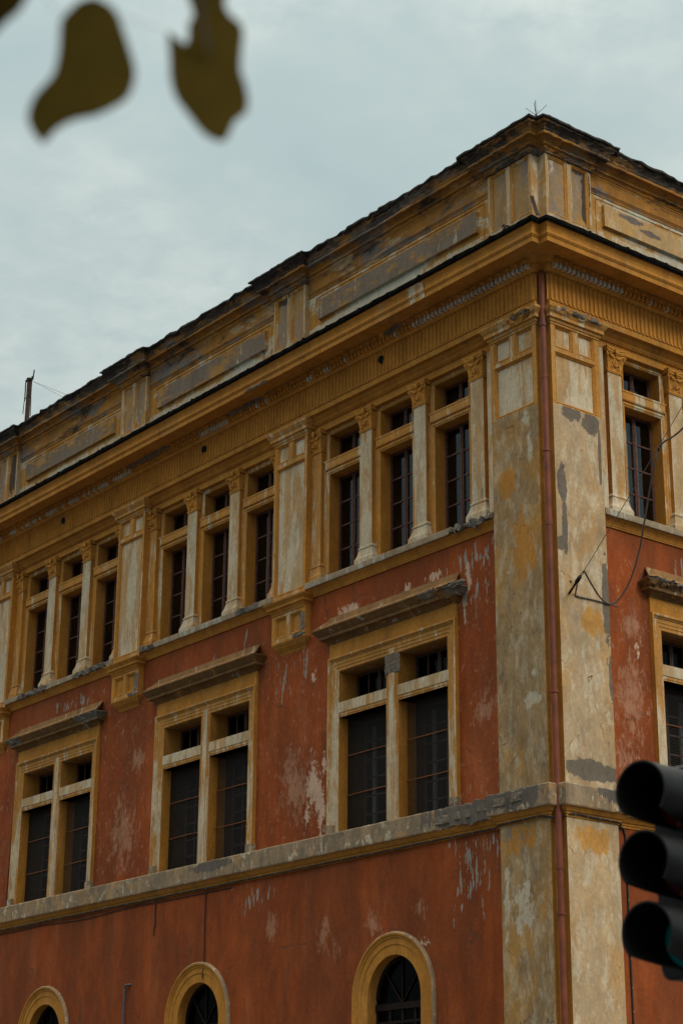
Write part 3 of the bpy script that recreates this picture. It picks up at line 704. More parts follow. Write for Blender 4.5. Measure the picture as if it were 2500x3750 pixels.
# ---- piers of the upper storey with their hanging brackets
BRK = [(0, 13.585), (.16, 13.585), (.155, 13.56), (.13, 13.53), (.105, 13.50), (.10, 13.49), (.10, 13.44), (.06, 13.42), (.04, 13.38), (.02, 13.36), (.02, 13.33), (0, 13.325)]
def pier(s, c, broken=False):
    u0, u1 = c-PW, c+PW; mb = MB(); zt = 17.35; zb = 12.72
    for u in (u0, u1):
        mb.add([W(s, u, -.12, zb), W(s, u, .16, zb), W(s, u, .16, zt), W(s, u, -.12, zt)], [(0, 1, 2, 3)], 2)
    mb.add([W(s, u0, .16, zb), W(s, u1, .16, zb), W(s, u1, 0, zb), W(s, u0, 0, zb)], [(0, 1, 2, 3)], 2)
    ps = [(u0+.06, c-.06, 16.775, 17.215), (c+.06, u1-.06, 16.775, 17.215), (u0+.06, u1-.06, 13.75, 16.68),
          (u0+.10, c-.055, 12.80, 13.27), (c+.055, u1-.10, 12.80, 13.27)]
    wallgrid(mb, s, u0, u1, zb, zt, .16, ps, 0)
    for i, q in enumerate(ps): panel(mb, s, *q, .16, .05, .06, 2, 1 if i < 3 else 3)
    p = mb.build('pier', ['gold_mix', 'faded', 'gold', 'gold'], B)
    mb = MB(); sweep(mb, p_wrap(s, u0, u1, .16, -.05), CAPP, .08, jag([(s, u1, 17.5, .2, .1, .04)]), capends=False); mb.build('pier_cap', 'gold_mix', p)
    mb = MB(); sweep(mb, p_wrap(s, u0+.03, u1-.03, .16, 0), BRK, .08, lambda q: .004, capends=False); mb.build('bracket_cornice', 'gold', p)
    mb = MB()   # stepped corbel underneath
    prof = [(0, 12.72), (.0, 12.69), (-.015, 12.67), (-.015, 12.66), (-.035, 12.64), (-.06, 12.60), (-.065, 12.59), (-.085, 12.585), (-.09, 12.56), (-.11, 12.555), (-.12, 12.53), (-.13, 12.525), (-.15, 12.48), (-.157, 12.47)]
    rows = []
    for d, z in prof: rows.append([W(s, u0-d*.9, 0, z), W(s, u0-d*.9, .16+d, z), W(s, u1+d*.9, .16+d, z), W(s, u1+d*.9, 0, z)])
    mb.grid(rows); mb.build('bracket_corbel', 'gold', p)
    if broken:
        chunk(s, c-.60, c-.15, .15, 12.745, .045, 'cement_break', .5, parent=p)
        ch = MB(); rows = []
        for i in range(9):
            z = 13.22-.05*i; row = []
            for k in range(7):
                u = c-.585+.028*k; row.append(W(s, u, .165+.02*noise.noise(Vector((u*12, z*12, 3)))+(.008 if 0 < k < 6 else -.02), z))
            rows.append(row)
        ch.grid(rows); ch.build('cement_repair', 'cement', p)
for s in 'LR':
    for i, c in enumerate(piers(s)): pier(s, c, s == 'L' and i < 2)

# ---- upper sills
SILL = [(0, 13.50), (.03, 13.50), (.03, 13.52), (.04, 13.53), (.05, 13.56), (.08, 13.61), (.125, 13.655), (.13, 13.66), (.13, 13.67)]
NOSE = [(.12, 13.672), (.175, 13.672), (.18, 13.70), (.185, 13.785), (.17, 13.80), (-.40, 13.815)]
for s in 'LR':
    ed = [1.30]+[e for c in piers(s) for e in (c-PW, c+PW)]+[UE[s]]
    for a, b_ in zip(ed[::2], ed[1::2]):
        mb = MB(); sweep(mb, p_str(s, a+.002, b_-.002), SILL, .4)
        if b_-a < 2: continue
        sp = mb.build('sill_moulding', 'gold', B)
        jl = [('L', 1.9, 13.7, .8, .3, .11), ('L', 15.7, 13.7, .9, .3, .07), ('L', 18.6, 13.7, .9, .3, .07), ('L', 13.3, 13.7, .5, .3, .07), ('L', 9.2, 13.75, .4, .2, .04)] if s == 'L' else [('R', 4.6, 13.7, 1.2, .3, .09)]
        mb = MB(); sweep(mb, p_str(s, a+.002, b_-.002), NOSE, .05, (lambda f: lambda p: max(.004, f(p)) if -p.y > .05 or p.x > .05 else 0)(jag(jl))); mb.build('window_sill', 'sill', B)

# ---- colonnettes
def capital(s, c, parent):
    mb = MB(); z0, z1 = 16.74, 17.225; hw = .185
    # astragal
    for (zz, e, h) in ((16.735, .02, .018), (16.76, .028, .018)):
        mb.box(s, c-hw-e, c+hw+e, -.11, e, zz-h/2, zz+h/2)
    # bell
    rows = []
    for t in [i/8 for i in range(9)]:
        f = .004+.055*t**2.2; z = 16.77+.33*t
        rows.append([W(s, c-hw-f, -.11, z), W(s, c-hw-f, f, z), W(s, c+hw+f, f, z), W(s, c+hw+f, -.11, z)])
    mb.grid(rows); 
    # acanthus fingers: ribs fanning at the corners, S-scrolls at the middle
    for sg in (-1, 1):
        for k in range(6):
            a = k/5; x0 = sg*(hw-.012-.03*a); x1 = sg*(hw+.04-.16*a)
            mb.tube([W(s, c+x0, .012, 16.78), W(s, c+(x0+x1)/2, .026, 16.90), W(s, c+x1, .05, 17.02-.02*a)], [.006, .011, .008], 5)
        for k in range(5):   # side faces
            oo = -.01-.02*k
            mb.tube([W(s, c+sg*(hw+.005), oo, 16.78), W(s, c+sg*(hw+.02), oo-.01, 16.92), W(s, c+sg*(hw+.05), oo-.0, 17.04)], [.006, .012, .008], 5)
        # corner volute on the diagonal
        for q in range(26):
            a = q*.42; rr = .058*(1-q/30); ctr = (c+sg*(hw+.035), 17.065)
            pt = lambda aa, r_: W(s, ctr[0]+sg*math.cos(aa)*r_*.8, .055+math.cos(aa)*r_*.5, ctr[1]+math.sin(aa)*r_)
            if q < 25: mb.tube([pt(a, rr), pt(a+.42, .058*(1-(q+1)/30))], .013, 5)
        mb.ellips(W(s, c+sg*(hw+.035), .07, 17.065), W(s, .02, 0, 0), W(s, 0, .02, 0), Vector((0, 0, .02)))
        # lobes between: the scroll arm from centre out to the volute
        mb.tube([W(s, c+sg*.015, .05, 17.05), W(s, c+sg*.07, .06, 17.02), W(s, c+sg*.13, .065, 17.05), W(s, c+sg*.18, .07, 17.10)], [.012, .022, .022, .014], 6)
        mb.tube([W(s, c+sg*.05, .04, 16.80), W(s, c+sg*.10, .045, 16.85), W(s, c+sg*.07, .05, 16.90), W(s, c+sg*.03, .045, 16.86)], .011, 5)
    # medallion
    for rr, o_ in ((.062, .036), (.036, .046)):
        mb.tube([W(s, c+rr*math.cos(a), o_, 16.94+rr*math.sin(a)*1.15) for a in [2*math.pi*k/14 for k in range(15)]], .011, 5)
    mb.ellips(W(s, c, .052, 16.94), W(s, .018, 0, 0), W(s, 0, .018, 0), Vector((0, 0, .02)))
    # abacus with hollow sides
    n = 10
    for (za, zb, e) in ((17.13, 17.155, .0), (17.155, 17.20, .015), (17.20, 17.228, .03)):
        top = []
        for zz in (za, zb):
            row = [W(s, c-hw-.075-e, -.11, zz)]
            for k in range(n+1):
                t = k/n*2-1; row.append(W(s, c+t*(hw+.075+e), .03+e+.065*t*t, zz))
            row.append(W(s, c+hw+.075+e, -.11, zz)); top.append(row)
        mb.grid(top); mb.add(top[0], [tuple(range(len(top[0])))]); mb.add(top[1], [tuple(range(len(top[1])))])
    # fleuron
    for k in range(5):
        a = (k-2)*.35; mb.tube([W(s, c, .07, 17.08), W(s, c+.04*math.sin(a), .10, 17.13), W(s, c+.055*math.sin(a), .105, 17.19+.01*math.cos(a))], [.012, .016, .012], 5)
    mb.ellips(W(s, c, .095, 17.20), W(s, .045, 0, 0), W(s, 0, .03, 0), Vector((0, 0, .016)))
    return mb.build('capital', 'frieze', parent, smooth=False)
for s in 'LR':
    for c in bays(s):
        for k in (-1.5, -.5, .5, 1.5):
            cu = c+1.713*k; hw = .185; mb = MB()
            mb.box(s, cu-hw, cu+hw, -.11, .0, 14.16, 16.74, 1, 0)
            # slight panel line down the front
            p = mb.build('colonnette', ['faded' if k != 1.5 else 'gold_mix', 'gold'], B)
            capital(s, cu, p)
            mb = MB(); rows = []
            for d, z in [(0, 14.22), (.01, 14.20), (.012, 14.185), (.032, 14.18), (.04, 14.165), (.038, 14.15), (.022, 14.14), (.022, 14.125), (.032, 14.12), (.045, 14.06), (.07, 13.985), (.10, 13.935), (.105, 13.93), (.105, 13.80)]:
                a = cu-hw-d; b_ = cu+hw+d
                rows.append([W(s, a, -.11, z), W(s, a, d*.75, z), W(s, b_, d*.75, z), W(s, b_, -.11, z)])
            mb.grid(rows); mb.build('colonnette_base', 'faded' if k != 1.5 else 'gold_mix', p)

# ---- upper windows
def casement(s, u0, u1, z0, z1, o, ncol, nrow, mat, parent, name='casement_window', curt=None, fr=.055, dbl=True, mun=.016, glassmat='glass', rat=None):
    mb = MB(); d = .05
    mb.box(s, u0, u0+fr, o-d, o, z0, z1); mb.box(s, u1-fr, u1, o-d, o, z0, z1)
    mb.box(s, u0+fr, u1-fr, o-d, o-.002, z1-fr, z1); mb.box(s, u0+fr, u1-fr, o-d, o-.002, z0, z0+fr)
    if dbl:
        c = (u0+u1)/2; mb.box(s, c-.045, c+.045, o-d, o+.012, z0+fr, z1-fr); mb.box(s, c-.012, c+.012, o, o+.024, z0+fr, z1-fr)
        spans = [(u0+fr, c-.045), (c+.045, u1-fr)]
    else: spans = [(u0+fr, u1-fr)]
    zz = z1-fr-(z0+fr)
    for (a, b_) in spans:
        for k in range(1, ncol):
            x = a+(b_-a)*k/ncol; mb.box(s, x-mun, x+mun, o-.03, o-.006, z0+fr, z1-fr)
        for k in range(1, nrow):
            z = z1-fr-zz*k*(rat or 1.0/nrow)
            mb.box(s, a, b_, o-.032, o-.004, z-mun, z+mun)
    w_ = mb.build(name, mat, parent)
    g = MB(); g.add([W(s, u0+fr*.5, o-.022, z0+.01), W(s, u1-fr*.5, o-.022, z0+.01), W(s, u1-fr*.5, o-.022, z1-.01), W(s, u0+fr*.5, o-.022, z1-.01)], [(0, 1, 2, 3)])
    g.build('pane', glassmat, w_, recalc=False)
    if curt:
        for (a, b_) in curt:
            cm = MB(); rows = []
            for z in (z0+.02, z0+(z1-z0)*.35, z0+(z1-z0)*.7, z1-.08):
                t = (z-z0)/(z1-z0)
                rows.append([W(s, a+(b_-a)*k/16-(.03*t if a < b_ else -.03*t)*0, o-.14+.018*math.sin(k*1.9), z) for k in range(17)])
            cm.grid(rows); cm.build('curtain', 'curtain', w_, smooth=True)
    return w_
random.seed(11)
for s in 'LR':
    for bi, c in enumerate(bays(s)):
        for k in (-1, 0, 1):
            cu = c+1.71*k; u0, u1 = cu-.51, cu+.51
            mb = MB()
            # moulded surround standing on the recess wall
            prof = [(.165, -.11), (.16, -.085), (.125, -.085), (.12, -.095), (.075, -.095), (.07, -.075), (.045, -.07), (.03, -.085), (0, -.10)]
            ringprof(mb, s, u0, u1, 16.49, 17.08, [(r*.63, o+.0) for r, o in prof], 'LTR')
            ringprof(mb, s, u0, u1, 13.80, 16.17, prof, 'LR' if False else 'LTR')
            # transom bar
            mb.box(s, u0-.10, u1+.10, -.36, -.055, 16.30, 16.47); mb.box(s, u0-.12, u1+.12, -.36, -.045, 16.455, 16.49)
            mb.box(s, u0-.12, u1+.12, -.3, -.062, 16.285, 16.305)
            reveal(mb, s, u0, u1, 13.80, 16.17, -.10, -.40, 1); reveal(mb, s, u0, u1, 16.49, 17.08, -.10, -.40, 1)
            sp = mb.build('window_surround', ['gold_mix', 'gold'], B)
            if s == 'L' and bi >= 1:
                cur = random.choice([None, [(cu-.40, cu-.34)], [(cu-.42, cu-.25)], [(cu+.05, cu+.16), (cu-.4, cu-.36)]])
            elif s == 'L':
                cur = [(cu-.42, cu-.30), (cu+.05, cu+.20)] if bi == 0 else ([(cu-.40, cu-.34)] if bi == 1 else None)
            else: cur = [(u0+.07, cu-.03), (cu+.05, cu+.22)]
            casement(s, u0, u1, 13.80, 16.17, -.36, 1, 5, 'wood', B, curt=cur, rat=.235 if True else None)
            casement(s, u0, u1, 16.49, 17.08, -.36, 1, 1, 'wood', B, name='transom_light', curt=None if s == 'L' else [(u0+.05, cu-.2)])

# ---- lower windows
HOOD = [(0, 12.31), (.01, 12.315), (.02, 12.33), (.035, 12.335), (.035, 12.36), (.05, 12.37), (.07, 12.40), (.08, 12.41), (.17, 12.415), (.17, 12.475), (.175, 12.48), (.19, 12.49), (.19, 12.50), (.20, 12.505), (.22, 12.53), (.255, 12.575), (.275, 12.59), (.275, 12.615)]
for s in 'LR':
    for bi, c in enumerate(bays(s)):
        lt = [WR(c), WL(c)]; U0, U1 = lt[0][0], lt[1][1]
        mb = MB()
        # outer architrave round the pair
        ringprof(mb, s, U0, U1, 8.42, 11.72, [(.30, 0), (.30, .10), (.27, .105), (.255, .10), (.24, .075), (.225, .07), (.215, .055), (.21, .05), (.14, .05), (.135, .04), (.075, .04), (.07, .028), (.012, .028), (0, .02)], 'LTR', mis=[1, 0, 0, 0, 0, 0, 0, 0, 0, 0, 0, 0, 0])
        m0, m1 = lt[0][1], lt[1][0]
        # mullion with its fillets
        for (a, b_, oo) in ((m0-.005, m1+.005, .02), (m0+.05, m1-.05, .032), (m0+.10, m1-.10, .042)): mb.box(s, a, b_, -.42, oo, 8.42, 11.86, 2, 3 if oo > .04 else 0)
        for a, b_ in lt:
            mb.box(s, a-.03, b_+.03, -.42, .03, 10.86, 11.07, 2, 3); mb.box(s, a-.002, b_+.002, -.42, .018, 10.80, 10.862); mb.box(s, a-.0, b_+.0, -.42, .008, 10.76, 10.802)
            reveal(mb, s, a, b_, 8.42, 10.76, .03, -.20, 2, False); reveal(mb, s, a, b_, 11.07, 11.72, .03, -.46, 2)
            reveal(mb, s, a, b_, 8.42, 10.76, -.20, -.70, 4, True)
            mb.box(s, a-.002, b_+.002, -.3, .018, 11.715, 11.76)
        sp = mb.build('window_surround', ['frame', 'gold', 'gold', 'faded', 'reveal_dark'], B)
        mb = MB(); mb.box(s, U0-.30, U1+.30, -.01, .055, 12.02, 12.33); mb.build('hood_frieze', 'gold', sp)
        mb = MB(); jl = {('L', 0): [('L', U0-.4, 12.55, .6, .3, .06), ('L', 3.2, 12.6, .4, .2, .03)], ('L', 2): [('L', U0+.1, 12.6, .9, .16, .04), ('L', U1+.3, 12.6, .6, .16, .04)], ('R', 0): [('R', 3.5, 12.6, 2.6, .15, .10)]}.get((s, bi), [])
        jf = jag(jl); sweep(mb, p_wrap(s, U0-.30, U1+.30, .055, 0), HOOD, .05, lambda p, jf=jf: max(.006, jf(p)), capends=False); mb.build('hood_cornice', 'hood', sp)
        mb = MB(); a, b_ = U0-.575, U1+.575
        rows = [[W(s, a, .33, 12.615), W(s, b_, .33, 12.615)], [W(s, a+.10, .20, 12.66), W(s, b_-.10, .20, 12.66)], [W(s, a+.22, .06, 12.76), W(s, b_-.22, .06, 12.76)], [W(s, a+.24, .035, 12.80), W(s, b_-.24, .035, 12.80)], [W(s, a+.24, .03, 12.91), W(s, b_-.24, .03, 12.91)], [W(s, a+.24, -.01, 12.91), W(s, b_-.24, -.01, 12.91)]]
        rows = [[p+(q-p)*k/60+Vector((noise.noise(Vector((k*.5, i*3, 0))), 0, noise.noise(Vector((k*.7, i*3, 5)))))*.012 for k in range(61)] for i, (p, q) in enumerate(rows)]
        mb.grid(rows); mb.add([rows[i][0] for i in range(6)], [tuple(range(6))]); mb.add([rows[i][-1] for i in range(6)], [tuple(range(6))]); mb.build('hood_slope', 'flash', sp)
        for (a, b_) in ((U0-.31, U0-.09), (U1+.09, U1+.31)):   # foot blocks of the architrave
            mb = MB(); mb.box(s, a, b_, 0, .112, 8.42, 8.60); mb.build('architrave_foot', 'band', sp)
        for a, b_ in lt:
            casement(s, a+.0, b_-.0, 8.43, 10.76, -.62, 2, 6, 'wood_dark', B, name='casement_window', curt=[(a+.25, a+.33), (b_-.2, b_-.1)] if (s == 'R' or bi == 0) else None, fr=.06, dbl=True, glassmat='glass_dark')
            casement(s, a, b_, 11.07, 11.72, -.42, 2, 1, 'wood_dark', B, name='transom_light', fr=.06, dbl=True, curt=[(a+.06, a+.4)] if s == 'R' else None, glassmat='glass_dark')
            gm = MB(); gm.add([W(s, a, -.20, 8.42), W(s, b_, -.20, 8.42), W(s, b_, -.20, 10.76), W(s, a, -.20, 10.76)], [(0, 1, 2, 3)])
            gr = gm.build('window_grille', 'mesh', B, recalc=False)
            for z in (9.20, 10.0):
                bm_ = MB(); bm_.tube([W(s, a-.01, -.185, z), W(s, (a+b_)/2, -.18, z+random.uniform(-.01, .01)), W(s, b_+.01, -.185, z)], .011, 6); bm_.build('iron_bar', 'rust', gr)
chunk('L', 1.95, 2.5, .29, 12.57, .055, 'cement_break', .5, parent=B)
mb = MB(); rows = []   # cement smear on the first mullion head
for i in range(12):
    z = 11.77-.042*i; row = []
    for k in range(9):
        e = abs(k-4)/4; row.append(W('L', 4.455+(k-4)*(.058+.008*noise.noise(Vector((i*.7, k, 2)))), .047+.008*noise.noise(Vector((i*.9, k*.9, 7)))-.03*e**4-(.03 if i in (0, 11) else 0), z+.03*noise.noise(Vector((k*.8, i, 0)))))
    rows.append(row)
mb.grid(rows); mb.build('cement_repair', 'cement', B)

# ---- string course
SC = [(0, 7.86), (.02, 7.865), (.025, 7.90), (.04, 7.91), (.045, 7.94), (.07, 7.955), (.10, 7.995), (.115, 8.01), (.12, 8.035), (.155, 8.036), (.165, 8.06), (.17, 8.40), (.15, 8.425), (0, 8.44)]
for s in 'LR':
    jl = [('L', 2.2, 8.25, 1.5, .28, .07), ('L', 10.3, 8.3, .9, .2, .02)] if s == 'L' else []
    mb = MB(); f = jag(jl); sweep(mb, p_str(s, 1.35, UE[s]), SC, .07, lambda p: max(.005, f(p)), mis=[1]*9+[0]*4, mi=0); mb.build('string_course', ['band', 'gold'], B)
mb = MB(); f = jag([('L', .9, 8.28, .7, .28, .07), ('R', 1.05, 8.3, .5, .3, .06)])
sweep(mb, p_cwrap(1.30, .16, 0), SC, .06, lambda p: max(.003, f(p)), mis=[1]*9+[0]*4, capends=False); mb.build('string_course', ['band', 'gold'], B)
# re-label nothing: plain cement blocks laid bare under the fallen render
for a, b_, z in ((1.45, 1.95, 8.27), (2.0, 2.55, 8.22), (2.6, 3.1, 8.2), (.55, .85, 8.27), (.9, 1.3, 8.25)):
    mb = MB(); ob = .165 if a > 1.3 else .325
    n = 10; rows = []
    for i in range(6):
        zz = z-.11+.22*i/5
        rows.append([W('L', a+(b_-a)*k/n, ob+(.018 if 0 < k < n and 0 < i < 5 else -.05)+.018*noise.noise(Vector((a*9+k, i*1.3, 1))), zz+.012*noise.noise(Vector((k, i, a)))) for k in range(n+1)])
    mb.grid(rows); mb.build('bare_block', 'cement', B)

# ---- round-headed ground floor openings
for s in 'LR':
    for c in bays(s):
        mb = MB(); n = 28
        prof = [(AR_O+.035, 0, 1), (AR_O+.03, .05, 1), (AR_O, .075, 0), (AR_O-.03, .07, 0), (AR_O-.05, .045, 0), (AR_O-.085, .035, 0), (AR_O-.09, .02, 0), (AR_O-.20, .02, 0), (AR_O-.205, .005, 0), (AR_R, .005, 0), (AR_R-.001, -.22, 0)]
        rows = []
        for r, o, _ in prof:
            rows.append([W(s, c+r, o, .13)]+[W(s, c+r*math.cos(math.pi*k/n), o, AR_Z+r*math.sin(math.pi*k/n)) for k in range(n+1)]+[W(s, c-r, o, .13)])
        for i in range(len(rows)-1): mb.grid(rows[i:i+2], 1 if i < 2 else (2 if i == len(rows)-2 else 0))
        sp = mb.build('arch_surround', ['gold', 'band', 'gold'], B)
        mb = MB()   # glazing: frame ring, transom rail, radiating bars
        o_ = -.2
        ring = [[W(s, c+r*math.cos(math.pi*k/n), oo, AR_Z+r*math.sin(math.pi*k/n)) for k in range(n+1)] for r, oo in ((AR_R, o_), (AR_R-.07, o_), (AR_R-.07, o_-.05))]
        mb.grid(ring)
        mb.box(s, c-AR_R, c+AR_R, o_-.05, o_+.02, AR_Z-.20, AR_Z-.08); mb.box(s, c-AR_R, c+AR_R, o_-.05, o_, AR_Z-.45, AR_Z-.40)
        for a in (45, 90, 135):
            mb.tube([W(s, c, o_-.01, AR_Z-.1), W(s, c+.72*math.cos(R(a)), o_-.01, AR_Z+.72*math.sin(R(a)))], .016, 5)
        for x in (-.75, -.36, 0, .36, .75): mb.box(s, c+x-.03, c+x+.03, o_-.045, o_-.005, 2.4, AR_Z-.2)
        wn = mb.build('arched_window', 'black_wood', B)
        gm = MB(); pts = [W(s, c+(AR_R-.02)*math.cos(math.pi*k/n), o_-.03, AR_Z+(AR_R-.02)*math.sin(math.pi*k/n)) for k in range(n+1)]+[W(s, c-AR_R+.02, o_-.03, 2.4), W(s, c+AR_R-.02, o_-.03, 2.4)]
        gm.add(pts, [tuple(range(len(pts)))]); gm.build('pane', 'glass_dark', wn, recalc=False)

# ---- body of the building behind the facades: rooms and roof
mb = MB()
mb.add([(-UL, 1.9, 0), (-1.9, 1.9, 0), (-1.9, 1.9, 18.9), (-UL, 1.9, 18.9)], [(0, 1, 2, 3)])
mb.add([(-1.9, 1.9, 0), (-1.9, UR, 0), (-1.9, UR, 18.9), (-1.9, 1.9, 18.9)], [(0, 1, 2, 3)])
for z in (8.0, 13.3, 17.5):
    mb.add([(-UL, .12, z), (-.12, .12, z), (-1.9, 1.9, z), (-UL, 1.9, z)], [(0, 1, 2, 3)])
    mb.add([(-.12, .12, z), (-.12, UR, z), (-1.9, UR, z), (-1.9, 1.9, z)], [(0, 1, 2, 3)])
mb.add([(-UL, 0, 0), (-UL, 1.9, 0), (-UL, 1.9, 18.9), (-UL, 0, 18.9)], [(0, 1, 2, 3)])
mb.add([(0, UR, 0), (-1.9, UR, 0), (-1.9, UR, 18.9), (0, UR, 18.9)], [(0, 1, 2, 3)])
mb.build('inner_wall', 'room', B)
mb = MB()
mb.add([(-UL, -.1, 20.9), (.1, -.1, 20.9), (.1, UR, 20.9), (-12, UR, 20.9), (-12, 12, 20.9), (-UL, 12, 20.9)], [(0, 1, 2, 3, 4, 5)])
mb.build('roof', 'roofing', B, recalc=False)
mb = MB()
for (a, b_) in (((-UL, 0), (-UL, 12)), ((-UL, 12), (-12, 12)), ((-12, 12), (-12, UR)), ((-12, UR), (0, UR))):
    mb.add([(*a, 0), (*b_, 0), (*b_, 20.9), (*a, 20.9)], [(0, 1, 2, 3)])
mb.build('rear_wall', 'gold', B)

# ---- downpipe in the corner notch
dp = MB(); pc = (.10, -.10); dp.tube([(pc[0], pc[1], z) for z in (0.2, 4, 8, 12, 15, 18.16)], .059, 20)
dp.tube([(pc[0], pc[1], 18.14), (pc[0]-.005, pc[1]+.005, 18.22), (pc[0]-.06, pc[1]+.06, 18.28)], .062, 16)
dpo = dp.build('downpipe', 'pipe', B, smooth=True)
for z in (17.13, 14.6, 10.05, 6.2, 2.6):
    q = MB(); q.tube([(pc[0], pc[1], z-.018), (pc[0], pc[1], z+.018)], .074, 20); q.tube([(pc[0], pc[1], z), (-.04, .04, z)], .012, 6); q.build('pipe_clamp', 'pipe', dpo)
for z in (16.1, 13.2, 7.0, 3.9):
    q = MB(); q.tube([(pc[0], pc[1], z-.05), (pc[0], pc[1], z+.05)], .0655, 20); q.build('pipe_joint', 'pipe', dpo)

# ------------------------------------------------------------------ small things on the building
def ray(px, py):   # only used to read positions of cables off the photograph's survey
    d = Vector(((px-1250)/7026, -(py-1875)/7026, -1)); return RW.transposed() @ d
def atR(px, py, o): d = ray(px, py); return CAM+d*((o-CAM.x)/d.x)
def atL(px, py, o): d = ray(px, py); return CAM+d*((-o-CAM.y)/d.y)
def thing1(mb, name, mats, label, cat, loc, group=None, smooth=True):
    o = mb.build(name, mats, None, smooth); tag(o, label, cat, group); return o
def smoothpath(pts, n=6):
    pts = [Vector(p) for p in pts]; out = []
    P = [pts[0]*2-pts[1]]+pts+[pts[-1]*2-pts[-2]]
    for i in range(1, len(P)-2):
        for k in range(n):
            t = k/n; a, b_, c, d = P[i-1], P[i], P[i+1], P[i+2]
            out.append(.5*((2*b_)+(c-a)*t+(2*a-5*b_+4*c-d)*t*t+(3*b_-a-3*c+d)*t**3))
    return out+[pts[-1]]

# power cable, stay wire and their wall anchor
A0 = root('wall_anchor', tuple(atR(2085, 2172, .16)), 'black iron wire anchor with taped insulator on the pale corner pilaster', 'anchor')
mb = MB(); p0 = atR(2083, 2172, .17); p1 = atR(2137, 2090, .75); dd = (p1-p0)
mb.tube([p0, p0+dd*.25, p0+dd*.5], [.024, .022, .024], 8)
mb.build('iron_arm', 'iron', A0)
mb = MB(); 
for k in range(9):
    t = .48+.03*k; q = p0+dd*t
    mb.tube([q-dd.normalized()*.012, q+dd.normalized()*.012], .030+.012*math.sin(k*2.1)**2, 8)
mb.build('insulator', 'iron', A0)
mb = MB(); n1 = dd.cross(Vector((0, 0, 1))).normalized()*.02
mb.tube([p0+dd*.74, p0+dd*.85+n1, p1], .008, 6); mb.tube([p0+dd*.74, p0+dd*.85-n1, p1], .008, 6); mb.build('tie_loop', 'cable_dark', A0)
mb = MB(); q = atR(2088, 2127, .17); mb.ellips(q, Vector((.03, 0, 0)), Vector((0, .028, 0)), Vector((0, 0, .022))); mb.tube([q, q+Vector((.03, .05, -.06))], .008, 6); mb.build('eye_bolt', 'clip', A0)
mb = MB(); far = atR(2560, 1378, 3.4); mb.tube([p1, p1+(far-p1)*.5+Vector((0, 0, -.03)), far, far+(far-p1)*1.5], .0075, 6)
thing1(mb, 'stay_wire', 'cable', 'thin straight wire running up and out to the right from the iron anchor', 'wire', None)
cp_ = [(2138, 2092, .74), (2160, 2132, .70), (2190, 2180, .62), (2212, 2203, .60), (2232, 2211, .62), (2256, 2202, .7), (2285, 2165, .85), (2312, 2108, 1.05), (2338, 2020, 1.3), (2356, 1920, 1.6), (2376, 1800, 1.9), (2397, 1690, 2.2), (2412, 1640, 2.3), (2432, 1616, 2.45), (2460, 1600, 2.6), (2505, 1560, 2.9), (2600, 1440, 3.6)]
mb = MB(); mb.tube(smoothpath([atR(*q) for q in cp_]), .016, 8)
pc_ = thing1(mb, 'power_cable', 'cable', 'thick grey cable hanging in a deep loop beside the corner pilaster', 'cable', None)
mb = MB(); q = atR(2410, 1643, 2.3); mb.ellips(q, Vector((.03, 0, 0)), Vector((0, .03, 0)), Vector((0, 0, .04))); mb.build('cable_tie', 'cable_dark', pc_)
mb = MB(); mb.tube(smoothpath([atR(2112, 2140, .35), atR(2108, 2160, .25), atR(2106, 2176, .18), atR(2110, 2183, .178), atR(2150, 2192, .178), atR(2200, 2204, .178), atR(2222, 2212, .178), atR(2262, 2221, .178)]), .014, 8)
wc = thing1(mb, 'clipped_cable', 'cable', 'short grey cable clipped across the pale pilaster under the iron anchor', 'cable', None)
for q in ((2113, 2182), (2143, 2190), (2195, 2203), (2218, 2209)):
    m_ = MB(); p = atR(*q, .18); m_.ellips(p, Vector((.02, 0, 0)), Vector((0, .016, 0)), Vector((0, 0, .02)), 0, 6, 4); m_.build('cable_clip', 'clip', wc)

# conduit under the string course
mb = MB(); pts = []
u = UL-.3
while u > 1.45: pts.append(W('L', u, .055, 7.885+.006*math.sin(u*2.3)+.004*math.sin(u*7))); u -= .22
pts += [W('L', 1.42, .12, 7.885), W('L', 1.34, .19, 7.88), W('L', 1.2, .205, 7.885), W('L', .6, .205, 7.895), W('L', .25, .205, 7.90), W('L', .1, .20, 7.87), (.03, -.17, 7.85), (.10, -.03, 7.86), (.205, .1, 7.91), W('R', .2, .205, 7.92), W('R', .8, .205, 7.905), W('R', 1.25, .205, 7.90), W('R', 1.38, .16, 7.89), W('R', 1.45, .04, 7.88), W('R', 1.56, .03, 7.85), W('R', 1.61, .025, 7.72)]
z = 7.5
while z > .3: pts.append(W('R', 1.61+.005*math.sin(z*3), .025, z)); z -= .3
mb.tube(pts, .017, 6)
cd = thing1(mb, 'cable_conduit', 'cable_dark', 'grey conduit clipped under the string course, round the corner and down the right wall', 'conduit', None)
random.seed(5)
lst = []
u = 1.6
while u < 21: lst.append(W('L', u, .07, 7.885)); u += .52+random.uniform(-.08, .08)
lst += [W('L', q, .22, 7.893) for q in (.3, .65, 1.0)]+[W('R', q, .22, 7.91) for q in (.2, .5, .8, 1.05)]
lst += [W('R', 1.61, .04, q) for q in (7.6, 7.1, 6.6, 6.0, 5.6, 5.1, 4.7, 4.2)]
for k, p in enumerate(lst[:98]):
    m_ = MB(); m_.tube([p+Vector((0, 0, -.018)), p+Vector((0, 0, .022))], .007, 5); m_.build('conduit_clip', 'clip', cd)
mb = MB(); pts = []
u = 21.5
while u > 9.6: pts.append(W('L', u, .02, 7.80+.04*math.sin(u*1.1)*max(0, math.sin(u*.5)))); u -= .25
mb.tube(pts, .010, 5); thing1(mb, 'loose_wire', 'cable_dark', 'thin dark wire sagging along the red wall below the conduit', 'wire', None)
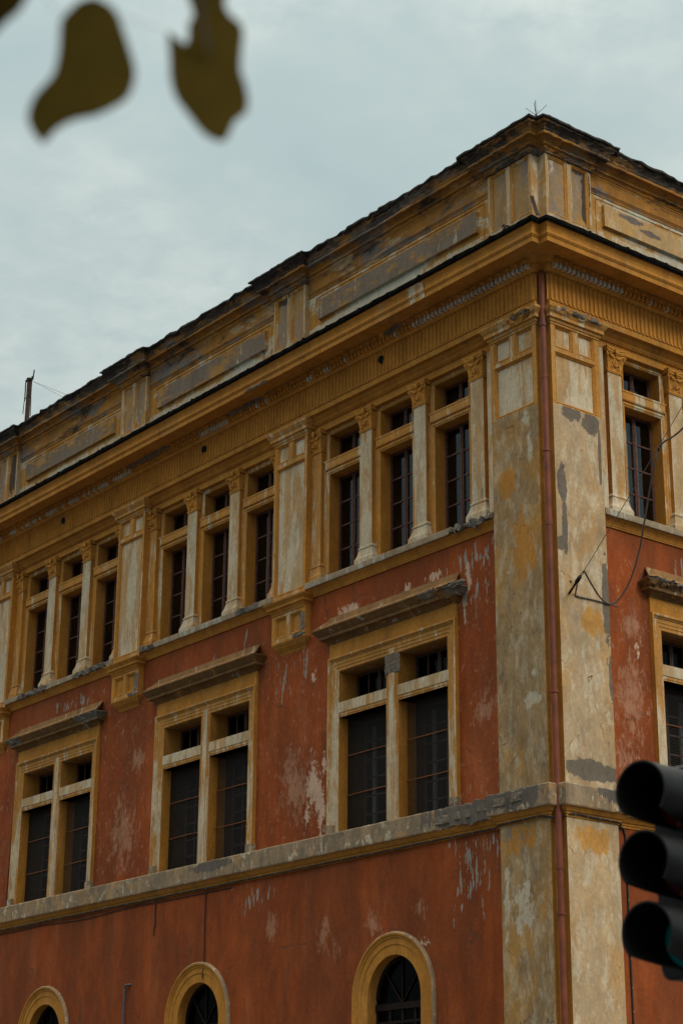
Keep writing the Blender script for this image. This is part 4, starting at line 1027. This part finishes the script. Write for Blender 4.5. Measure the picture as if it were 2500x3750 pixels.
for (u, z0, z1, lab) in ((10.70, 6.0, 7.84, 'thin conduit dropping to the top of the middle arched window'), (12.66, 7.08, 7.86, 'short conduit drop on the red wall between the left two arched windows')):
    mb = MB(); mb.tube(smoothpath([W('L', u-.0, .02, z1), W('L', u+.01, .02, (z0*.4+z1*.6)), W('L', u, .02, z0+.25), W('L', u+.04, .02, z0+.15), W('L', u+.02, .03, z0)]), .013, 6)
    thing1(mb, 'conduit_drop', 'cable_dark', lab, 'conduit', None, 'conduit drops on the red wall')
mb = MB(); mb.tube(smoothpath([W('L', 19.45, .015, 12.0), W('L', 19.5, .015, 10.2), W('L', 19.55, .015, 8.5)]), .010, 5); thing1(mb, 'wall_wire', 'cable_dark', 'thin wire running down the red wall at the left of the leftmost tall window', 'wire', None)
mb = MB(); mb.tube(smoothpath([W('L', 13.55, -.02, 6.10), W('L', 13.66, .05, 6.10), W('L', 13.74, .055, 6.06), W('L', 13.75, .055, 5.9)], 5)+[W('L', 13.75, .055, 3.0)], .024, 10)
thing1(mb, 'vent_pipe', 'galv', 'slim grey pipe with a bent head on the red wall between two arched windows', 'pipe', None)

# roof things
mb = MB(); ch = root('roof_mast', (-20.4, .35, 20.9), 'rusty brown pipe mast with iron fittings rising above the left end of the roof', 'mast')
pb = Vector((-20.38, .1, 21.0)); mb.tube([pb, pb+Vector((0, 0, 2.05))], .065, 12); mb.build('mast_pipe', simple('rusty_brown_pipe', (.055, .028, .022), .7, 0, .4, 12, .2), ch, smooth=True)
mb = MB(); mb.tube([pb+Vector((0, 0, 2.02)), pb+Vector((0, 0, 2.10))], .085, 12)
for sg in (-1, 1):
    q = pb+Vector((sg*.17, -.02, 1.75)); mb.tube([q+Vector((0, 0, -.28)), q+Vector((0, 0, .36))], .018, 6)
    mb.tube([pb+Vector((0, 0, 2.05)), q+Vector((0, 0, .30))], .016, 6); mb.tube([pb+Vector((0, 0, 1.55)), q+Vector((0, 0, -.2))], .016, 6)
    mb.tube([q+Vector((sg*.02, 0, -.28)), q+Vector((sg*.05, 0, -.75-.1*sg))], .012, 5)
mb.tube([pb+Vector((.19, 0, 2.0)), pb+Vector((.24, 0, 2.28))], .02, 6)
mb.build('mast_fitting', 'iron', ch)
mb = MB(); q = pb+Vector((.2, 0, 1.95)); mb.tube([q, Vector((-17.7, 1.2, 21.2))], .004, 4); mb.tube([q, Vector((-17.3, 1.0, 21.3))], .004, 4)
thing1(mb, 'mast_guy_wires', 'cable', 'two thin wires from the roof mast down to the parapet', 'wire', None)
lr = MB(); b0 = Vector((.45, -.45, 21.33)); lr.tube([b0, b0+Vector((0, 0, .36))], .007, 5)
for dx, dy in ((-.17, -.1), (.17, .13), (-.06, .12), (.08, -.12)): lr.tube([b0+Vector((0, 0, .03)), b0+Vector((dx, dy, .23))], .005, 5)
lr.tube([b0+Vector((0, 0, -.03)), b0+Vector((0, 0, .05))], .02, 6)
thing1(lr, 'lightning_rod', 'iron', 'small spiked lightning rod on top of the corner pedestal', 'lightning rod', None)
mb = MB()
a = atL(1945, 719, .34); b_ = atL(1967, 789, .62); w_ = Vector((.06, .055, 0))
mb.add([a-w_*.4, a+w_*.4, b_+w_*.4, b_-w_*.4, a-w_*.4+Vector((.02, -.02, 0)), a+w_*.4+Vector((.02, -.02, 0)), b_+w_*.4+Vector((.02, -.02, 0)), b_-w_*.4+Vector((.02, -.02, 0))], [(0, 1, 2, 3), (4, 5, 6, 7), (0, 1, 5, 4), (1, 2, 6, 5), (2, 3, 7, 6), (3, 0, 4, 7)])
thing1(mb, 'iron_strap', 'iron', 'flat black perforated iron strap leaning on the cornice at the corner', 'bracket', None, smooth=False)
mb = MB(); q = atL(1843, 832, .45); mb.tube([q+Vector((-.05*math.cos(t)*.7, -.05*math.cos(t)*.7*0, .05*math.sin(t))) for t in [k*.5 for k in range(12)]], .016, 6)
mb.tube([q+Vector((.04, 0, -.02)), q+Vector((.10, -.02, -.02)), q+Vector((.19, -.05, -.07))], .016, 6)
thing1(mb, 'iron_hook', 'iron', 'curled black iron hook above the cornice on the left face', 'hook', None)
mb = MB(); q = atR(2153, 2480, .16); mb.tube([q, q+Vector((.08, 0, .0)), q+Vector((.08, 0, -.05))], .010, 5); mb.tube([q+Vector((.08, -.02, .01)), q+Vector((.08, .05, .01))], .008, 5)
thing1(mb, 'small_wall_hook', 'rust', 'tiny rusty hook on the pale right pilaster face', 'hook', None)

# ------------------------------------------------------------------ traffic light
rgt = Vector((.617, .787, 0)).normalized(); bck = Vector((.787, -.617, 0)).normalized()
FD = (-rgt*1.02+bck*1.0).normalized()          # the way the lamps face
SD = FD.cross(Vector((0, 0, 1))).normalized()
def tlpos(px, py, dist):
    d = ray(px, py).normalized(); return CAM+d*dist
TLC = [tlpos(2494, 2932, 7.55), None, None]
top = TLC[0]; PT = .262
T = root('traffic_light', (top.x, top.y, 0), 'black three-lamp traffic light with deep visors at the right edge, close to the camera', 'traffic light')
def fr3(c, f, s_, z): return c+FD*f+SD*s_+Vector((0, 0, z))
mb = MB(); rows = []
def rrect(hw, hh, r, n=5):
    pts = []
    for cx, cz, a0 in ((hw-r, hh-r, 0), (-hw+r, hh-r, 90), (-hw+r, -hh+r, 180), (hw-r, -hh+r, 270)):
        for k in range(n+1): a = R(a0+90*k/n); pts.append((cx+r*math.cos(a), cz+r*math.sin(a)))
    return pts
mid = top+Vector((0, 0, -PT))
for f, e in ((-.14, -.03), (-.13, 0), (-.02, 0), (0, -.012)):
    rows.append([fr3(mid, f, x, z) for x, z in rrect(.145+e, PT*1.5+.01+e, .04)])
mb.grid(rows, 0, True); mb.add(rows[0], [tuple(range(len(rows[0])))]); mb.add(rows[-1], [tuple(range(len(rows[-1])))])
mb.build('housing', 'tl_body', T)
for i, lm in enumerate(('lens_r', 'lens_a', 'lens_g')):
    c = top+Vector((0, 0, -PT*i)); r = .108
    mb = MB(); n = 40; rows = []
    def vis(rr, inner):
        rows = []
        for t in (0, .35, .7, 1.0):
            row = []
            for k in range(n+1):
                lo_ = -76+36*t; a = R(lo_+(180-2*lo_)*k/n)      # open underneath, cut on a slant
                x, z = rr*math.cos(a), rr*math.sin(a)
                low = max(0, -math.sin(a)); L_ = .26
                row.append(fr3(c, L_*t, x, z-.0*t))
            rows.append(row)
        return rows
    A = vis(r+.008, 0); Bv = vis(r, 1)
    mb.grid(A, 0); mb.grid(Bv, 1); mb.grid([A[-1], Bv[-1]], 0)
    mb.add([A[k][0] for k in range(4)]+[Bv[k][0] for k in (3, 2, 1, 0)], [tuple(range(8))]); mb.add([A[k][-1] for k in range(4)]+[Bv[k][-1] for k in (3, 2, 1, 0)], [tuple(range(8))])
    mb.build('visor', ['tl_body', 'tl_in'], T, smooth=True, recalc=False)
    mb = MB(); rows = [[fr3(c, .004+.028*math.cos(math.pi/2*q/5), r*.97*math.sin(math.pi/2*q/5)*math.cos(2*math.pi*k/28), r*.97*math.sin(math.pi/2*q/5)*math.sin(2*math.pi*k/28)) for k in range(28)] for q in range(6)]
    mb.grid(rows, 0, True); mb.build('lens', lm, T, smooth=True)
mb = MB(); pz = mid-FD*.32; mb.tube([(pz.x, pz.y, 0), (pz.x, pz.y, top.z+.4)], .055, 16)
mb.build('pole', 'tl_body', T, smooth=True)
mb = MB()
for z in (PT*1.1, -PT*1.1):
    q = mid+Vector((0, 0, z)); mb.tube([q-FD*.13, q-FD*.32], .025, 8)
mb.build('pole_bracket', 'tl_body', T)

# ------------------------------------------------------------------ leafy twig overhead, near the lens
TW = root('leafy_twig', tuple(tlpos(420, -250, 1.7)), 'dark olive leaves hanging on a thin twig in the top left corner, out of focus', 'branch')
def leaf(outline, dist, bend, tilt, name='leaf', c=None):
    k = .6378*1.045; pts = [(x*k-12, y*k-8) for x, y in outline]
    sp = smoothpath([Vector((x, y, 0)) for x, y in pts+[pts[0]]], 5)[:-1]
    cx = sum(p.x for p in sp)/len(sp); cy = sum(p.y for p in sp)/len(sp)
    mb = MB(); rings = []
    mx_ = max((math.hypot(p.x-cx, p.y-cy) for p in sp))
    for t in (1, .8, .55, .3, .1):
        row = []
        for p in sp:
            x, y = cx+(p.x-cx)*t, cy+(p.y-cy)*t
            dep = dist+tilt*(y-cy)/7026*dist+bend*(abs(x-cx)/mx_)**2
            row.append(CAM+ray(x, y)*dep)
        rings.append(row)
    n = len(sp); vs = [p for r in rings for p in r]; vdir = ray(cx, cy).normalized()*.0007
    mb.grid(rings, 0, True); mb.add(rings[-1], [tuple(range(n))])
    back = [[p+vdir for p in r] for r in rings]; mb.grid(back, 0, True); mb.add(back[-1], [tuple(range(n))]); mb.grid([rings[0], back[0]], 0, True)
    mb.build(name, 'leaf', TW, smooth=True)
leaf([(375, 95), (352, 130), (345, 240), (335, 330), (310, 420), (250, 490), (205, 545), (172, 640), (185, 710), (220, 765), (262, 800), (310, 745), (370, 700), (450, 668), (540, 650), (640, 605), (715, 555), (752, 480), (762, 400), (740, 310), (705, 200), (665, 90), (610, 30), (540, 0), (470, 10), (415, 50)], 1.70, .015, -.25)
leaf([(935, 180), (965, 230), (1010, 262), (1048, 235), (1055, 140), (1085, 85), (1060, 0), (1050, -60), (1250, -60), (1255, 40), (1290, 100), (1335, 135), (1355, 190), (1345, 300), (1342, 400), (1365, 470), (1382, 560), (1370, 630), (1310, 680), (1275, 755), (1245, 790), (1180, 775), (1120, 730), (1050, 640), (985, 550), (955, 450), (950, 350), (945, 260)], 1.78, .012, -.4)
leaf([(-60, 250), (0, 190), (60, 130), (120, 80), (160, 20), (185, -60), (60, -120), (-100, -60), (-160, 100)], 1.6, .01, .3)
leaf([(560, -330), (640, -260), (700, -160), (660, -60), (600, -40), (520, -120), (500, -230)], 1.75, .01, .3)
mb = MB(); P3 = lambda x, y, d: CAM+ray(x, y)*d
mb.tube(smoothpath([P3(-300, -420, 1.66), P3(0, -330, 1.68), P3(400, -250, 1.7), P3(760, -200, 1.76), P3(1050, -260, 1.8)]), .0022, 6)
mb.tube(smoothpath([P3(400, -250, 1.7), P3(370, -120, 1.7), P3(345, 10, 1.7)]), .0009, 5)
mb.tube(smoothpath([P3(760, -200, 1.76), P3(750, -90, 1.77), P3(738, 60, 1.775), P3(765, 190, 1.776)]), [.0022]*19, 5)
mb.tube(smoothpath([P3(0, -330, 1.68), P3(20, -200, 1.65), P3(10, -60, 1.6)]), .0009, 5)
mb.tube(smoothpath([P3(160, -20, 1.72), P3(230, 45, 1.73), P3(440, 60, 1.74), P3(600, 110, 1.77)]), .00035, 4)
mb.build('twig', 'twig', TW, smooth=True)
